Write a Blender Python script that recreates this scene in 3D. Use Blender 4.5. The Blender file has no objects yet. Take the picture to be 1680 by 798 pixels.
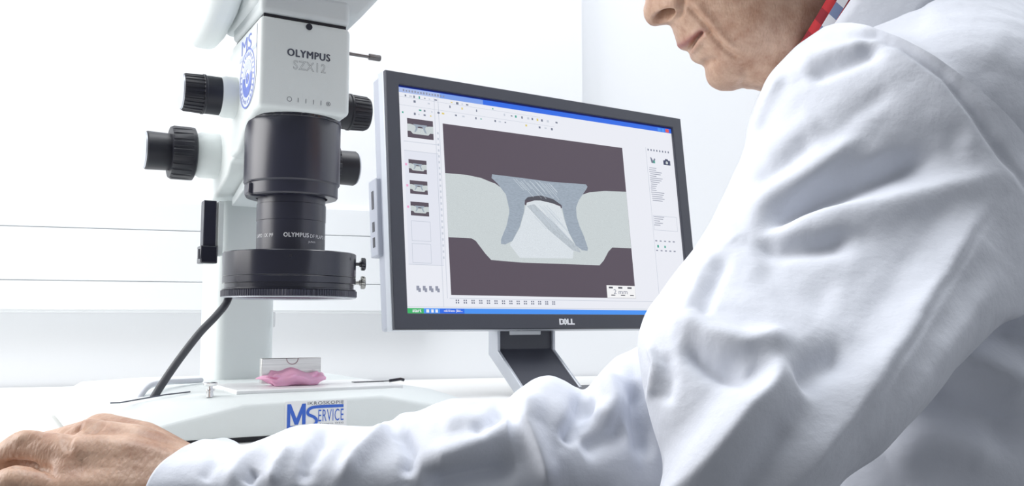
import bpy, bmesh, math, random
import numpy as np
from mathutils import Vector, Matrix

random.seed(4)
rng = np.random.default_rng(4)
scene = bpy.context.scene
COL = scene.collection
# ---------------------------------------------------------------- camera / world / light
# metres; desk top is z = 0, floor is z = -0.74; camera looks along +Y
F_PX, CX, CY, HOR, CAM_Z = 1470.0, 840.0, 399.0, 530.0, 0.105
PITCH = math.atan((HOR - CY) / F_PX)
cp, sp = math.cos(PITCH), math.sin(PITCH)
cam_d = bpy.data.cameras.new('camera')
cam_d.sensor_width = 36.0
cam_d.lens = 36.0 * F_PX / 1680.0
cam_d.clip_start = 0.02
cam = bpy.data.objects.new('camera', cam_d)
COL.objects.link(cam)
cam.location = (0, 0, CAM_Z)
cam.rotation_euler = (math.pi / 2 + PITCH, 0, 0)
scene.camera = cam

world = bpy.data.worlds.new('world')
scene.world = world
world.use_nodes = True
world.node_tree.nodes['Background'].inputs[0].default_value = (0.93, 0.96, 1.0, 1)
world.node_tree.nodes['Background'].inputs[1].default_value = 0.24

def area(name, loc, target, size, size_y, power, col=(1, 1, 1)):
    l = bpy.data.lights.new(name, 'AREA')
    l.shape = 'RECTANGLE'; l.size = size; l.size_y = size_y; l.energy = power; l.color = col
    o = bpy.data.objects.new(name, l); COL.objects.link(o)
    o.location = loc
    o.rotation_euler = (Vector(target) - Vector(loc)).to_track_quat('-Z', 'Y').to_euler()
    return o
area('window_light', (-1.75, 0.5, 0.95), (0.2, 0.75, 0.1), 1.5, 1.4, 36, (1.0, 0.99, 0.98))
area('ceiling_light', (0.0, 0.9, 1.75), (0.15, 0.8, 0.0), 1.6, 1.2, 32, (0.96, 0.98, 1.0))

scene.view_settings.view_transform = 'Standard'
scene.view_settings.look = 'None'
scene.view_settings.gamma = 1.0
scene.view_settings.use_curve_mapping = False
scene.view_settings.exposure = 0.0

# ---------------------------------------------------------------- helpers
def ray(px, py):
    dx = (px - CX) / F_PX; dy = (CY - py) / F_PX
    return np.array([dx, cp - sp * dy, sp + cp * dy])
def at(px, py, Y):
    d = ray(px, py); d = d * Y / d[1]
    return d + np.array([0, 0, CAM_Z])
def project(P):
    P = np.asarray(P, float); z = P[:, 2] - CAM_Z
    w = cp * P[:, 1] + sp * z; v = -sp * P[:, 1] + cp * z
    w = np.maximum(w, 1e-3)
    return CX + F_PX * P[:, 0] / w, CY - F_PX * v / w

def s2l(c):
    return tuple(((x / 255.0) / 12.92) if x / 255.0 <= 0.04045 else ((x / 255.0 + 0.055) / 1.055) ** 2.4 for x in c)

MATS = {}
def mat(name, col, rough=0.5, metal=0.0, emit=0.0, noise=0.0, nscale=40.0, bump=0.0, bscale=200.0, coat=0.0, sss=0.0, spec=0.5, stretch=None):
    if name in MATS: return MATS[name]
    m = bpy.data.materials.new(name); m.use_nodes = True
    nt = m.node_tree; b = nt.nodes['Principled BSDF']
    b.inputs['Base Color'].default_value = (*col, 1)
    b.inputs['Roughness'].default_value = rough
    b.inputs['Metallic'].default_value = metal
    b.inputs['Specular IOR Level'].default_value = spec
    b.inputs['Coat Weight'].default_value = coat
    if sss:
        b.inputs['Subsurface Weight'].default_value = sss
        b.inputs['Subsurface Radius'].default_value = (0.006, 0.003, 0.002)
        b.inputs['Subsurface Scale'].default_value = 1.0
    if emit:
        b.inputs['Emission Color'].default_value = (*col, 1)
        b.inputs['Emission Strength'].default_value = emit
        b.inputs['Base Color'].default_value = (0.01, 0.01, 0.01, 1)
    tc = nt.nodes.new('ShaderNodeTexCoord')
    vec = tc.outputs['Object']
    if stretch:
        mp = nt.nodes.new('ShaderNodeMapping'); mp.inputs['Scale'].default_value = stretch
        nt.links.new(vec, mp.inputs[0]); vec = mp.outputs[0]
    if noise:
        n = nt.nodes.new('ShaderNodeTexNoise'); n.inputs['Scale'].default_value = nscale; n.inputs['Detail'].default_value = 4
        nt.links.new(vec, n.inputs['Vector'])
        r = nt.nodes.new('ShaderNodeValToRGB')
        r.color_ramp.elements[0].position = 0.3; r.color_ramp.elements[1].position = 0.7
        r.color_ramp.elements[0].color = (*[c * (1 - noise) for c in col], 1)
        r.color_ramp.elements[1].color = (*[min(1, c * (1 + noise)) for c in col], 1)
        nt.links.new(n.outputs['Fac'], r.inputs[0])
        nt.links.new(r.outputs[0], b.inputs['Emission Color' if emit else 'Base Color'])
    if bump:
        n = nt.nodes.new('ShaderNodeTexNoise'); n.inputs['Scale'].default_value = bscale; n.inputs['Detail'].default_value = 3
        nt.links.new(vec, n.inputs['Vector'])
        bp = nt.nodes.new('ShaderNodeBump'); bp.inputs['Strength'].default_value = bump; bp.inputs['Distance'].default_value = 0.001
        nt.links.new(n.outputs['Fac'], bp.inputs['Height']); nt.links.new(bp.outputs[0], b.inputs['Normal'])
    MATS[name] = m
    return m

def shade(me, angle=None):
    me.polygons.foreach_set('use_smooth', [True] * len(me.polygons))
    if angle is not None:
        me.set_sharp_from_angle(angle=angle)

def obj(name, verts, faces, m, parent=None, smooth=35, bevel=0.0, segs=2):
    me = bpy.data.meshes.new(name)
    me.from_pydata([tuple(map(float, v)) for v in verts], [], faces)
    bm = bmesh.new(); bm.from_mesh(me); bmesh.ops.recalc_face_normals(bm, faces=bm.faces); bm.to_mesh(me); bm.free()
    me.materials.append(m)
    if smooth: shade(me, math.radians(smooth) if smooth < 180 else None)
    o = bpy.data.objects.new(name, me); COL.objects.link(o)
    if parent: o.parent = parent
    if bevel:
        b = o.modifiers.new('bevel', 'BEVEL'); b.width = bevel; b.segments = segs; b.limit_method = 'ANGLE'; b.angle_limit = math.radians(30)
        b.harden_normals = False
    return o

def thing(name, label, cat, loc=(0, 0, 0), rotz=0.0, group=None):
    o = bpy.data.objects.new(name, None); COL.objects.link(o)
    o.location = loc; o.rotation_euler = (0, 0, rotz); o.empty_display_size = 0.05
    o['label'] = label; o['category'] = cat
    if group: o['group'] = group
    return o

def tag(o, label, cat, group=None):
    o['label'] = label; o['category'] = cat
    if group: o['group'] = group
    return o

class MB:
    """collects verts and faces of one mesh"""
    def __init__(s): s.v = []; s.f = []
    def add(s, v, f):
        n = len(s.v); s.v += [tuple(map(float, q)) for q in v]; s.f += [tuple(i + n for i in q) for q in f]; return s
    def box(s, x0, x1, y0, y1, z0, z1):
        v = [(x, y, z) for x in (x0, x1) for y in (y0, y1) for z in (z0, z1)]
        return s.add(v, [(0, 1, 3, 2), (4, 6, 7, 5), (0, 4, 5, 1), (2, 3, 7, 6), (0, 2, 6, 4), (1, 5, 7, 3)])
    def prism(s, poly, a0, a1, axis):
        """poly in the two other axes (cyclic order x,y,z without axis), extruded along axis"""
        def mk(p, a):
            return {'x': (a, p[0], p[1]), 'y': (p[0], a, p[1]), 'z': (p[0], p[1], a)}[axis]
        n = len(poly)
        v = [mk(p, a0) for p in poly] + [mk(p, a1) for p in poly]
        f = [tuple(range(n)), tuple(range(2 * n - 1, n - 1, -1))] + [(i, (i + 1) % n, n + (i + 1) % n, n + i) for i in range(n)]
        return s.add(v, f)
    def lathe(s, prof, n=64, axis='z', o=(0, 0, 0), flute=None, cap=True):
        """prof: (radius, height); flute: (count, depth, i0, i1) narrows alternate sectors of profile rows i0..i1"""
        v = []; f = []
        for k, (r, h) in enumerate(prof):
            for i in range(n):
                a = 2 * math.pi * i / n; rr = r
                if flute and flute[2] <= k <= flute[3]:
                    ph = (a * flute[0] / (2 * math.pi)) % 1.0
                    if ph > flute[4]: rr = r - flute[1] * 0.001
                c_, s_ = rr * math.cos(a), rr * math.sin(a)
                p = {'z': (c_, s_, h), 'x': (h, c_, s_), 'y': (c_, h, s_)}[axis]
                v.append((p[0] + o[0], p[1] + o[1], p[2] + o[2]))
        m = len(prof)
        for k in range(m - 1):
            for i in range(n):
                j = (i + 1) % n
                f.append((k * n + i, k * n + j, (k + 1) * n + j, (k + 1) * n + i))
        if cap:
            f.append(tuple(range(n))); f.append(tuple((m - 1) * n + i for i in range(n)))
        return s.add(v, f)
    def tube(s, pts, r, n=16, cap=True):
        pts = [Vector(p) for p in pts]; rs = r if isinstance(r, (list, tuple)) else [r] * len(pts)
        v = []; f = []; prev = None
        for k, p in enumerate(pts):
            t = (pts[min(k + 1, len(pts) - 1)] - pts[max(k - 1, 0)]).normalized()
            if prev is None:
                up = Vector((0, 0, 1)) if abs(t.z) < 0.9 else Vector((1, 0, 0))
                a = t.cross(up).normalized()
            else:
                a = (prev - t * prev.dot(t)).normalized()
            prev = a; b = t.cross(a)
            for i in range(n):
                an = 2 * math.pi * i / n
                v.append(p + (a * math.cos(an) + b * math.sin(an)) * rs[k])
        for k in range(len(pts) - 1):
            for i in range(n):
                j = (i + 1) % n
                f.append((k * n + i, k * n + j, (k + 1) * n + j, (k + 1) * n + i))
        if cap:
            f.append(tuple(range(n))); f.append(tuple((len(pts) - 1) * n + i for i in range(n)))
        return s.add(v, f)
    def build(s, name, m, parent=None, **k): return obj(name, s.v, s.f, m, parent, **k)

def catmull(P, n):
    P = np.asarray(P, float); m = len(P); out = []
    t = np.linspace(0, m - 1, n)
    for x in t:
        i = min(int(x), m - 2); u = x - i
        p0, p1, p2, p3 = P[max(i - 1, 0)], P[i], P[i + 1], P[min(i + 2, m - 1)]
        out.append(0.5 * (2 * p1 + (p2 - p0) * u + (2 * p0 - 5 * p1 + 4 * p2 - p3) * u * u + (3 * p1 - p0 - 3 * p2 + p3) * u ** 3))
    return np.array(out)
def catmull_closed(P, n):
    P = np.asarray(P, float)
    Q = np.vstack([P[-1:], P, P[:2]]); m = len(P); out = []
    for x in np.linspace(0, m, n, endpoint=False):
        i = int(x); u = x - i
        p0, p1, p2, p3 = Q[i], Q[i + 1], Q[i + 2], Q[min(i + 3, len(Q) - 1)]
        out.append(0.5 * (2 * p1 + (p2 - p0) * u + (2 * p0 - 5 * p1 + 4 * p2 - p3) * u * u + (3 * p1 - p0 - 3 * p2 + p3) * u ** 3))
    return np.array(out)

def text_mesh(body, width=None, height=None, extrude=0.0, offset=0.0, outline=0.0, res=3, space=1.0):
    """lettering as (verts Nx3, faces) lying in XY, lower left corner at the origin, scaled to a width and/or cap height"""
    cu = bpy.data.curves.new('lettering', 'FONT'); cu.body = body; cu.size = 1.0; cu.resolution_u = res
    cu.offset = offset; cu.space_character = space
    if outline:
        cu.fill_mode = 'NONE'; cu.bevel_depth = outline; cu.bevel_resolution = 0
    o = bpy.data.objects.new('lettering', cu); COL.objects.link(o)
    dg = bpy.context.evaluated_depsgraph_get()
    me = bpy.data.meshes.new_from_object(o.evaluated_get(dg))
    v = np.array([q.co[:] for q in me.vertices]); f = [tuple(p.vertices) for p in me.polygons]
    bpy.data.objects.remove(o); bpy.data.curves.remove(cu); bpy.data.meshes.remove(me)
    v -= v.min(axis=0); w, h = v[:, 0].max(), v[:, 1].max()
    sx = (width / w) if width else height / h
    sy = (height / h) if height else sx
    v[:, 0] *= sx; v[:, 1] *= sy; v[:, 2] *= min(sx, sy)
    return v, f

# ---------------------------------------------------------------- common materials
M_WALL = mat('wall_paint', s2l((238, 240, 243)), 0.75, bump=0.05, bscale=300)
M_TRUNK = mat('trunking_plastic', s2l((232, 235, 238)), 0.45)
M_DESK = mat('desk_laminate', s2l((238, 238, 236)), 0.35)
M_FLOOR = mat('floor_vinyl', s2l((120, 122, 126)), 0.5, noise=0.08, nscale=60)
M_WHITE = mat('cream_enamel', s2l((224, 230, 230)), 0.38, bump=0.12, bscale=1500, spec=0.4)
M_WHITE2 = mat('light_grey_enamel', s2l((212, 218, 220)), 0.4, bump=0.12, bscale=1500)
M_BLACK = mat('black_anodised', s2l((33, 34, 52)), 0.3, bump=0.05, bscale=2500, spec=0.8)
M_BLACK2 = mat('black_rubber', s2l((27, 28, 38)), 0.42)
M_BLACKG = mat('black_gloss', s2l((26, 27, 42)), 0.2, spec=0.8)
M_CHROME = mat('chrome', (0.75, 0.75, 0.76), 0.18, metal=1.0)
M_STEEL = mat('brushed_steel', (0.72, 0.71, 0.69), 0.32, metal=1.0, noise=0.12, nscale=60, stretch=(0.25, 1, 14))
M_SILVER = mat('silver_plastic', s2l((196, 200, 208)), 0.35, metal=0.35)
M_CHAR = mat('charcoal_plastic', s2l((62, 64, 74)), 0.42, bump=0.15, bscale=2500)
M_CLAY = mat('pink_clay', s2l((255, 190, 222)), 0.6, noise=0.08, nscale=60, bump=0.5, bscale=120, sss=0.15)
M_INK = mat('dark_ink', s2l((74, 78, 92)), 0.5)
M_INKW = mat('white_ink', s2l((235, 236, 240)), 0.5)
M_BLUE = mat('blue_ink', s2l((52, 100, 200)), 0.5)
M_PAPER = mat('label_paper', s2l((236, 238, 240)), 0.4)
M_GLASS = mat('ring_glass', s2l((92, 76, 92)), 0.25, metal=0.6)

# ---------------------------------------------------------------- room
def struct(name, mb, m, **k):
    o = mb.build(name, m, **k); o['kind'] = 'structure'; return o
WY = math.radians(18)
wall_root_rot = WY
def wall_frame(u, v, z):   # wall axes: u along the back wall to the right, v into the wall
    return (u * math.cos(WY) - v * math.sin(WY), u * math.sin(WY) + v * math.cos(WY), z)
WV = 1.66
PV = WV - 0.03
d = ray(955, 100); tt = PV / (-d[0] * math.sin(WY) + d[1] * math.cos(WY))
CU = (d[0] * math.cos(WY) + d[1] * math.sin(WY)) * tt            # edge of the upper wall panel
def wbox(u0, u1, v0, v1, z0, z1):
    v = [wall_frame(u, vv, z) for u in (u0, u1) for vv in (v0, v1) for z in (z0, z1)]
    return MB().add(v, [(0, 1, 3, 2), (4, 6, 7, 5), (0, 4, 5, 1), (2, 3, 7, 6), (0, 2, 6, 4), (1, 5, 7, 3)])
RU = 1.55                                                        # right wall
struct('wall_back', wbox(-3.2, RU + 0.1, WV, WV + 0.2, -0.74, 2.0), M_WALL)
struct('wall_upper', wbox(-3.2, CU, PV, WV - 0.0005, 0.3125, 2.0), M_WALL)          # panel above the trunking, its edge shows above the monitor
struct('wall_right', wbox(RU, RU + 0.1, -1.6, WV + 0.25, -0.74, 2.0), M_WALL)
struct('floor', wbox(-3.2, RU + 0.1, -1.6, WV + 0.3, -0.80, -0.74), M_FLOOR)
tr = thing('cable_trunking', 'white horizontal cable trunking with lid strips along the back wall', 'cable duct', wall_frame(-1.0, WV, 0.122), WY)
L0, L1 = -2.0, CU + 1.0 - 0.3
MB().box(L0, L1, -0.045, -0.0005, 0.0, 0.19).build('channel_body', M_TRUNK, tr, bevel=0.003)
for z0, z1 in ((0.004, 0.0510), (0.0522, 0.1378), (0.1390, 0.186)):
    MB().box(L0, L1, -0.048, -0.0445, z0, z1).build('lid_strip', M_TRUNK, tr, bevel=0.001)

# ---------------------------------------------------------------- desk
YAW = math.radians(30)
cy_, sy_ = math.cos(YAW), math.sin(YAW)
def uv2w(u, v, z=0.0): return (u * cy_ - v * sy_, u * sy_ + v * cy_, z)
dk = thing('desk', 'white desk under the microscope and the monitor', 'desk', wall_frame(0.0, 0.455, -0.74), WY)
DX0, DX1, DV1 = -1.35, RU - 0.01, WV - 0.455 - 0.004
NX, NV = 0.33, 0.56                                              # the desk is L-shaped: the man sits in its inner corner
MB().prism([(DX0, 0.0), (NX, 0.0), (NX, NV), (DX1, NV), (DX1, DV1), (DX0, DV1)], 0.712, 0.74, 'z').build('desk_top', M_DESK, dk, bevel=0.003)
for x, y in ((DX0 + 0.06, 0.06), (DX0 + 0.06, DV1 - 0.08), (NX - 0.06, 0.06), (DX1 - 0.06, NV + 0.06), (DX1 - 0.06, DV1 - 0.08)):
    MB().box(x - 0.025, x + 0.025, y - 0.025, y + 0.025, 0.0, 0.712).build('leg', M_SILVER, dk, bevel=0.003)

# ---------------------------------------------------------------- microscope (local: x right, y back, z up, optical axis at 0,0)
AX = at(476, 450, 0.90)
mm = 0.001
mic = thing('stereo_microscope', 'pale grey stereo microscope with black lens and knobs in front of the wall', 'microscope', (AX[0], AX[1], 0), YAW)
def K(l): return [tuple(c * mm for c in p) for p in l]

# base: lofted along y
secs = []
def base_sec(y, pl): return [(p[0] * mm, y * mm, p[1] * mm) for p in pl]
secs.append(base_sec(-85, [(-168, 5), (-166, 9.5), (-116, 20.8), (-62, 33), (66, 35.5), (122, 24), (178, 10), (180, 5)]))
secs.append(base_sec(-76, [(-176, 5), (-174, 15), (-120, 27), (-66, 38), (70, 39.5), (126, 30), (182, 16), (184, 5)]))
secs.append(base_sec(-50, [(-186, 5), (-184, 20), (-150, 35), (-90, 40), (95, 40.5), (132, 38), (184, 22), (186, 5)]))
secs.append(base_sec(60, [(-194, 5), (-192, 22), (-165, 37), (-100, 40), (95, 40.5), (132, 38), (184, 22), (186, 5)]))
secs.append(base_sec(265, [(-196, 5), (-194, 20), (-165, 37), (-100, 40), (95, 40.5), (132, 38), (184, 22), (186, 5)]))
secs.append(base_sec(285, [(-180, 5), (-178, 14), (-150, 28), (-90, 30), (90, 30), (120, 28), (170, 14), (172, 5)]))
b = MB(); n = len(secs[0])
vs = [p for s_ in secs for p in s_]; fs = [tuple(range(n)), tuple((len(secs) - 1) * n + i for i in range(n))]
for k in range(len(secs) - 1):
    for i in range(n):
        j = (i + 1) % n; fs.append((k * n + i, k * n + j, (k + 1) * n + j, (k + 1) * n + i))
b.add(vs, fs); base = b.build('base', M_WHITE, mic, bevel=0.0025, segs=3)
MB().box(-0.160, 0.168, -0.078, 0.27, 0.0, 0.0052).build('rubber_sole', M_BLACK2, base)
MB().box(-0.062, 0.102, -0.052, 0.052, 0.0395, 0.0435).build('stage_plate', mat('stage_white', s2l((240, 241, 242)), 0.3), mic, bevel=0.001)
# sheet with a dark edge lying on the stage, and its two clips
MB().tube(K([(-167, -52, 37), (-160, -56, 37.2), (-120, -30, 40.5), (-95, -12, 41)]), 0.0006, 8).build('stage_seam', M_INK, base)
c = MB(); c.box(0.068, 0.11, -0.004, 0.004, 0.0436, 0.0444); c.tube(K([(108, 0, 44), (120, -2, 45.5), (124, -2, 44.5)]), 0.0016, 8)
c.build('stage_clip', M_BLACKG, mic)
c = MB(); c.lathe(K([(3.2, 39), (3.2, 44), (4.2, 44.3), (4.2, 46), (2.2, 46.4), (2.2, 48.5), (5.6, 49), (6.2, 50), (6.2, 51.5), (5, 52.2)]), 24, o=(-0.086, -0.056, 0)).build('thumb_screw', M_CHROME, mic)
# pillar
def rrect(x0, x1, y0, y1, r, n=6):
    o = []
    for cx_, cy2, a0 in ((x1 - r, y1 - r, 0), (x0 + r, y1 - r, 90), (x0 + r, y0 + r, 180), (x1 - r, y0 + r, 270)):
        for i in range(n + 1):
            a = math.radians(a0 + 90 * i / n); o.append((cx_ + r * math.cos(a), cy2 + r * math.sin(a)))
    return o
MB().prism(rrect(-0.036, 0.031, 0.165, 0.262, 0.012), 0.036, 0.40, 'z').build('pillar', M_WHITE, mic)
MB().box(0.0285, 0.0305, 0.1635, 0.1655, 0.10, 0.118).build('scale_tag', M_PAPER, mic)
# focus arm: side profile (y,z)
fa = [(66, 398), (66, 279), (84, 277), (98, 265), (186, 240), (200, 240), (200, 398)]
farm = MB().prism(K(fa), -0.044, 0.040, 'x').build('focus_arm', M_WHITE, mic, bevel=0.003, segs=3)
MB().prism(K([(84, 268), (100, 262), (150, 247), (150, 238), (96, 250), (84, 258)]), -0.026, 0.026, 'x').build('dovetail_slide', M_WHITE2, farm, bevel=0.001)
# hanging slide bar by the pillar
bar = MB().box(-0.058, -0.044, 0.142, 0.158, 0.190, 0.242).build('slide_bar', M_BLACK, mic, bevel=0.001)
MB().box(-0.0605, -0.042, 0.140, 0.161, 0.171, 0.191).build('end_block', M_BLACKG, bar, bevel=0.0015)
MB().box(-0.042, -0.036, 0.142, 0.160, 0.180, 0.242).build('guide_strip', M_WHITE, bar, bevel=0.001)
MB().box(-0.0625, -0.0605, 0.146, 0.150, 0.176, 0.187).build('spring_clip', M_CHROME, bar)
# zoom body
zb = [(-53, 309), (-53, 398), (66, 398), (66, 278), (34, 280), (12, 292), (-8, 303), (-30, 308)]
zbody = MB().prism(K(zb), -0.049, 0.041, 'x').build('zoom_body', M_WHITE, mic, bevel=0.005, segs=4)
MB().lathe(K([(3.2, -54), (3.2, -52)]), 20, axis='y', o=(-0.002, 0, 0.393)).build('set_screw', M_BLACKG, zbody)
# gap seam and observation head
MB().box(-0.045, 0.037, -0.049, 0.062, 0.397, 0.401).build('head_seam', M_BLACK2, mic)
MB().box(-0.049, 0.041, -0.052, 0.064, 0.4005, 0.428).build('head_mount', M_WHITE2, mic, bevel=0.006, segs=4)
hd = MB()
lo = [(-52, -45), (52, -45), (58, 80), (-52, 80)]; hi = [(-72, -78), (98, -72), (98, 110), (-72, 110)]
hd.add([(p[0] * mm, p[1] * mm, 0.412) for p in lo] + [(p[0] * mm, p[1] * mm, 0.470) for p in hi] + [(p[0] * mm, p[1] * mm, 0.54) for p in hi],
       [(0, 1, 2, 3), (8, 9, 10, 11)] + [(i, (i + 1) % 4, 4 + (i + 1) % 4, 4 + i) for i in range(4)] + [(4 + i, 4 + (i + 1) % 4, 8 + (i + 1) % 4, 8 + i) for i in range(4)])
head = hd.build('observation_head', M_WHITE2, mic, bevel=0.006, segs=4)
MB().prism(K([(-30, 424), (-30, 530), (110, 530), (110, 402), (60, 400), (10, 408)]), -0.088, -0.056, 'x').build('tube_wing', M_WHITE, head, bevel=0.012, segs=5)
for x in (-0.035, 0.055):
    e = MB(); e.tube([(x, -0.06, 0.51), (x, -0.17, 0.585)], [0.022, 0.019], 32); e.tube([(x, -0.165, 0.582), (x, -0.20, 0.606)], [0.021, 0.018], 32)
    e.build('eyepiece', M_BLACK, head)
# black lens hood and objective
hood = MB().lathe(K([(40, 318), (46.5, 316), (47.5, 314), (47.5, 244.5), (46.4, 243), (45.6, 242.4), (45.6, 231.5), (44.5, 230), (35.5, 230), (35.5, 236)]), 96).build('lens_hood', M_BLACK, mic)
MB().lathe(K([(47.8, 305.5), (48.3, 306), (48.3, 309), (47.8, 309.5)]), 240, flute=(120, 0.5, 0, 3, 0.5)).build('iris_ring', M_BLACKG, hood)
MB().prism(K([(-47, 242), (-47, 231), (-44, 229), (-26, 229), (-26, 242)]), -0.014, 0.004, 'y').build('locking_tab', M_BLACK, hood, bevel=0.0015)
objv = MB().lathe(K([(30, 236), (33.4, 235), (33.4, 223.2), (34.1, 222.8), (34.1, 206.3), (33.7, 205.9), (33.7, 168), (30, 166)]), 96).build('objective_lens', M_BLACK, mic)

def bolden(v, f, d_):
    n_ = len(v); sh = np.array([d_, 0, 0.0]); dy_ = np.array([0, d_ * 0.5, 0.0])
    vs_ = np.vstack([v - sh, v + sh, v + dy_, v - dy_, v]); fs_ = [tuple(i + k * n_ for i in q_) for k in range(5) for q_ in f]
    vs_[:, 2] += np.repeat(np.arange(5) * 0.00001, n_)
    return vs_, fs_
def wrap_text(name, body, u_px0, width, z, h, r, m, parent, off=0.0, outline=0.0):
    """lettering bent round the optical axis; u_px0 is the angle (deg) where it starts"""
    v, f = text_mesh(body, width, h, space=1.12)
    if off > 0: v, f = bolden(v, f, off * mm)
    a = math.radians(u_px0) + v[:, 0] / r
    q = np.stack([r * np.sin(a), -r * np.cos(a), z + v[:, 1]], 1)
    return obj(name, q, f, m, parent, smooth=0)
RO = 0.03385
wrap_text('maker_lettering', 'OLYMPUS', -28, 0.0248, 0.1885, 0.0042, RO, M_INKW, objv, 0.22)
wrap_text('type_lettering', 'DF PLAPO 1X PF', 17, 0.034, 0.1882, 0.0036, RO, M_INKW, objv)
wrap_text('origin_lettering', 'JAPAN', 13, 0.0085, 0.1826, 0.0026, RO, M_INKW, objv)
wrap_text('magnification_lettering', 'LAPO 1X PF', -90, 0.026, 0.1885, 0.0036, RO, M_INKW, objv)

def face_text(name, body, u0, u1, z0, z1, y, m, parent, off=0.0, outline=0.0):
    v, f = text_mesh(body, (u1 - u0) * mm, (z1 - z0) * mm, outline=outline, space=1.12)
    if off > 0: v, f = bolden(v, f, off * mm)
    q = np.stack([u0 * mm + v[:, 0], np.full(len(v), y * mm) - v[:, 2] * 0.2, z0 * mm + v[:, 1]], 1)
    return obj(name, q, f, m, parent, smooth=0)
face_text('maker_lettering', 'OLYMPUS', -22.6, 19.6, 361.5, 368.6, -53.25, M_INK, zbody, 0.4)
face_text('model_lettering', 'SZX12', -16.6, 15.4, 349.0, 358.0, -53.15, M_INK, zbody, 0.0, 0.008)
ic = MB()
def ring_flat(mb, cx_, cz, r0, r1, y, n=28):
    v = []
    for i in range(n):
        a = 2 * math.pi * i / n
        v += [(cx_ + r0 * math.cos(a), y, cz + r0 * math.sin(a)), (cx_ + r1 * math.cos(a), y, cz + r1 * math.sin(a))]
    mb.add(v, [(2 * i, 2 * i + 1, 2 * ((i + 1) % n) + 1, 2 * ((i + 1) % n)) for i in range(n)])
ring_flat(ic, -0.0197, 0.319, 0.0020, 0.0024, -0.05325)
ring_flat(ic, 0.0188, 0.319, 0.0017, 0.0021, -0.05325); ring_flat(ic, 0.0188, 0.319, 0.0005, 0.0009, -0.05325)
for x in (-11.2, -3.6, 4.0, 11.4): ic.box(x * mm - 0.0002, x * mm + 0.0002, -0.0533, -0.0531, 0.3168, 0.3212)
ic.build('aperture_marks', M_INK, zbody, smooth=0)

# round sticker on the left flank of the body
XS = -0.0494
st = MB()
def flank(mb, poly): mb.add([(XS, p[0] * mm, p[1] * mm) for p in poly], [tuple(range(len(poly)))])
flank(st, [(-42, 392), (26, 392), (26, 340)] + [(-8 + 34 * math.cos(a), 346 - 30 * math.sin(a)) for a in np.linspace(0, math.pi, 24)] + [(-42, 340)])
stk = st.build('round_sticker', mat('sticker_pale', s2l((222, 228, 244)), 0.35), zbody, smooth=0)
XS = -0.0496
def flank_ring(cx_, cz, r0, r1, a0=0, a1=360, n=40):
    mb = MB(); v = []
    for i in range(n + 1):
        a = math.radians(a0 + (a1 - a0) * i / n)
        v += [(XS, (cx_ + r0 * math.cos(a)) * mm, (cz + r0 * math.sin(a)) * mm), (XS, (cx_ + r1 * math.cos(a)) * mm, (cz + r1 * math.sin(a)) * mm)]
    return mb.add(v, [(2 * i, 2 * i + 1, 2 * i + 3, 2 * i + 2) for i in range(n)])
M_BL2 = mat('sticker_blue', s2l((112, 130, 206)), 0.4); M_BL1 = mat('sticker_light_blue', s2l((190, 198, 232)), 0.4)
fl = MB(); flank(fl, [(-42, 373), (26, 373), (26, 369), (-42, 369)]); XS = -0.0497
fl.build('sticker_band', M_BL1, stk, smooth=0)
flank_ring(-8, 346, 28.5, 30).build('sticker_ring', M_BL2, stk, smooth=0)
flank_ring(-8, 346, 9, 19, 170, 370).build('sticker_arc', M_BL2, stk, smooth=0)
flank_ring(-8, 346, 9, 19, 15, 165).build('sticker_arc', M_BL1, stk, smooth=0)
flank_ring(-8, 346, 1.5, 5.5, 0, 360).build('sticker_dot', M_BL2, stk, smooth=0)
tk = MB()
for i in range(26):
    a = math.radians(i * 360 / 26)
    p = np.array([-8 + 24 * math.cos(a), 346 + 24 * math.sin(a)]); t_ = np.array([math.cos(a), math.sin(a)]); s_ = np.array([-t_[1], t_[0]])
    tk.add([(XS, q[0] * mm, q[1] * mm) for q in (p - t_ * 1.8 - s_ * 0.9, p + t_ * 1.8 - s_ * 0.9, p + t_ * 1.8 + s_ * 0.9, p - t_ * 1.8 + s_ * 0.9)], [(0, 1, 2, 3)])
tk.build('sticker_letters', M_BL2, stk, smooth=0)
v, f = text_mesh('MS', 0.040, 0.015)
obj('sticker_initials', np.stack([np.full(len(v), XS), 0.018 - v[:, 0], 0.3745 + v[:, 1]], 1), f, M_BL2, stk, smooth=0)

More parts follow.
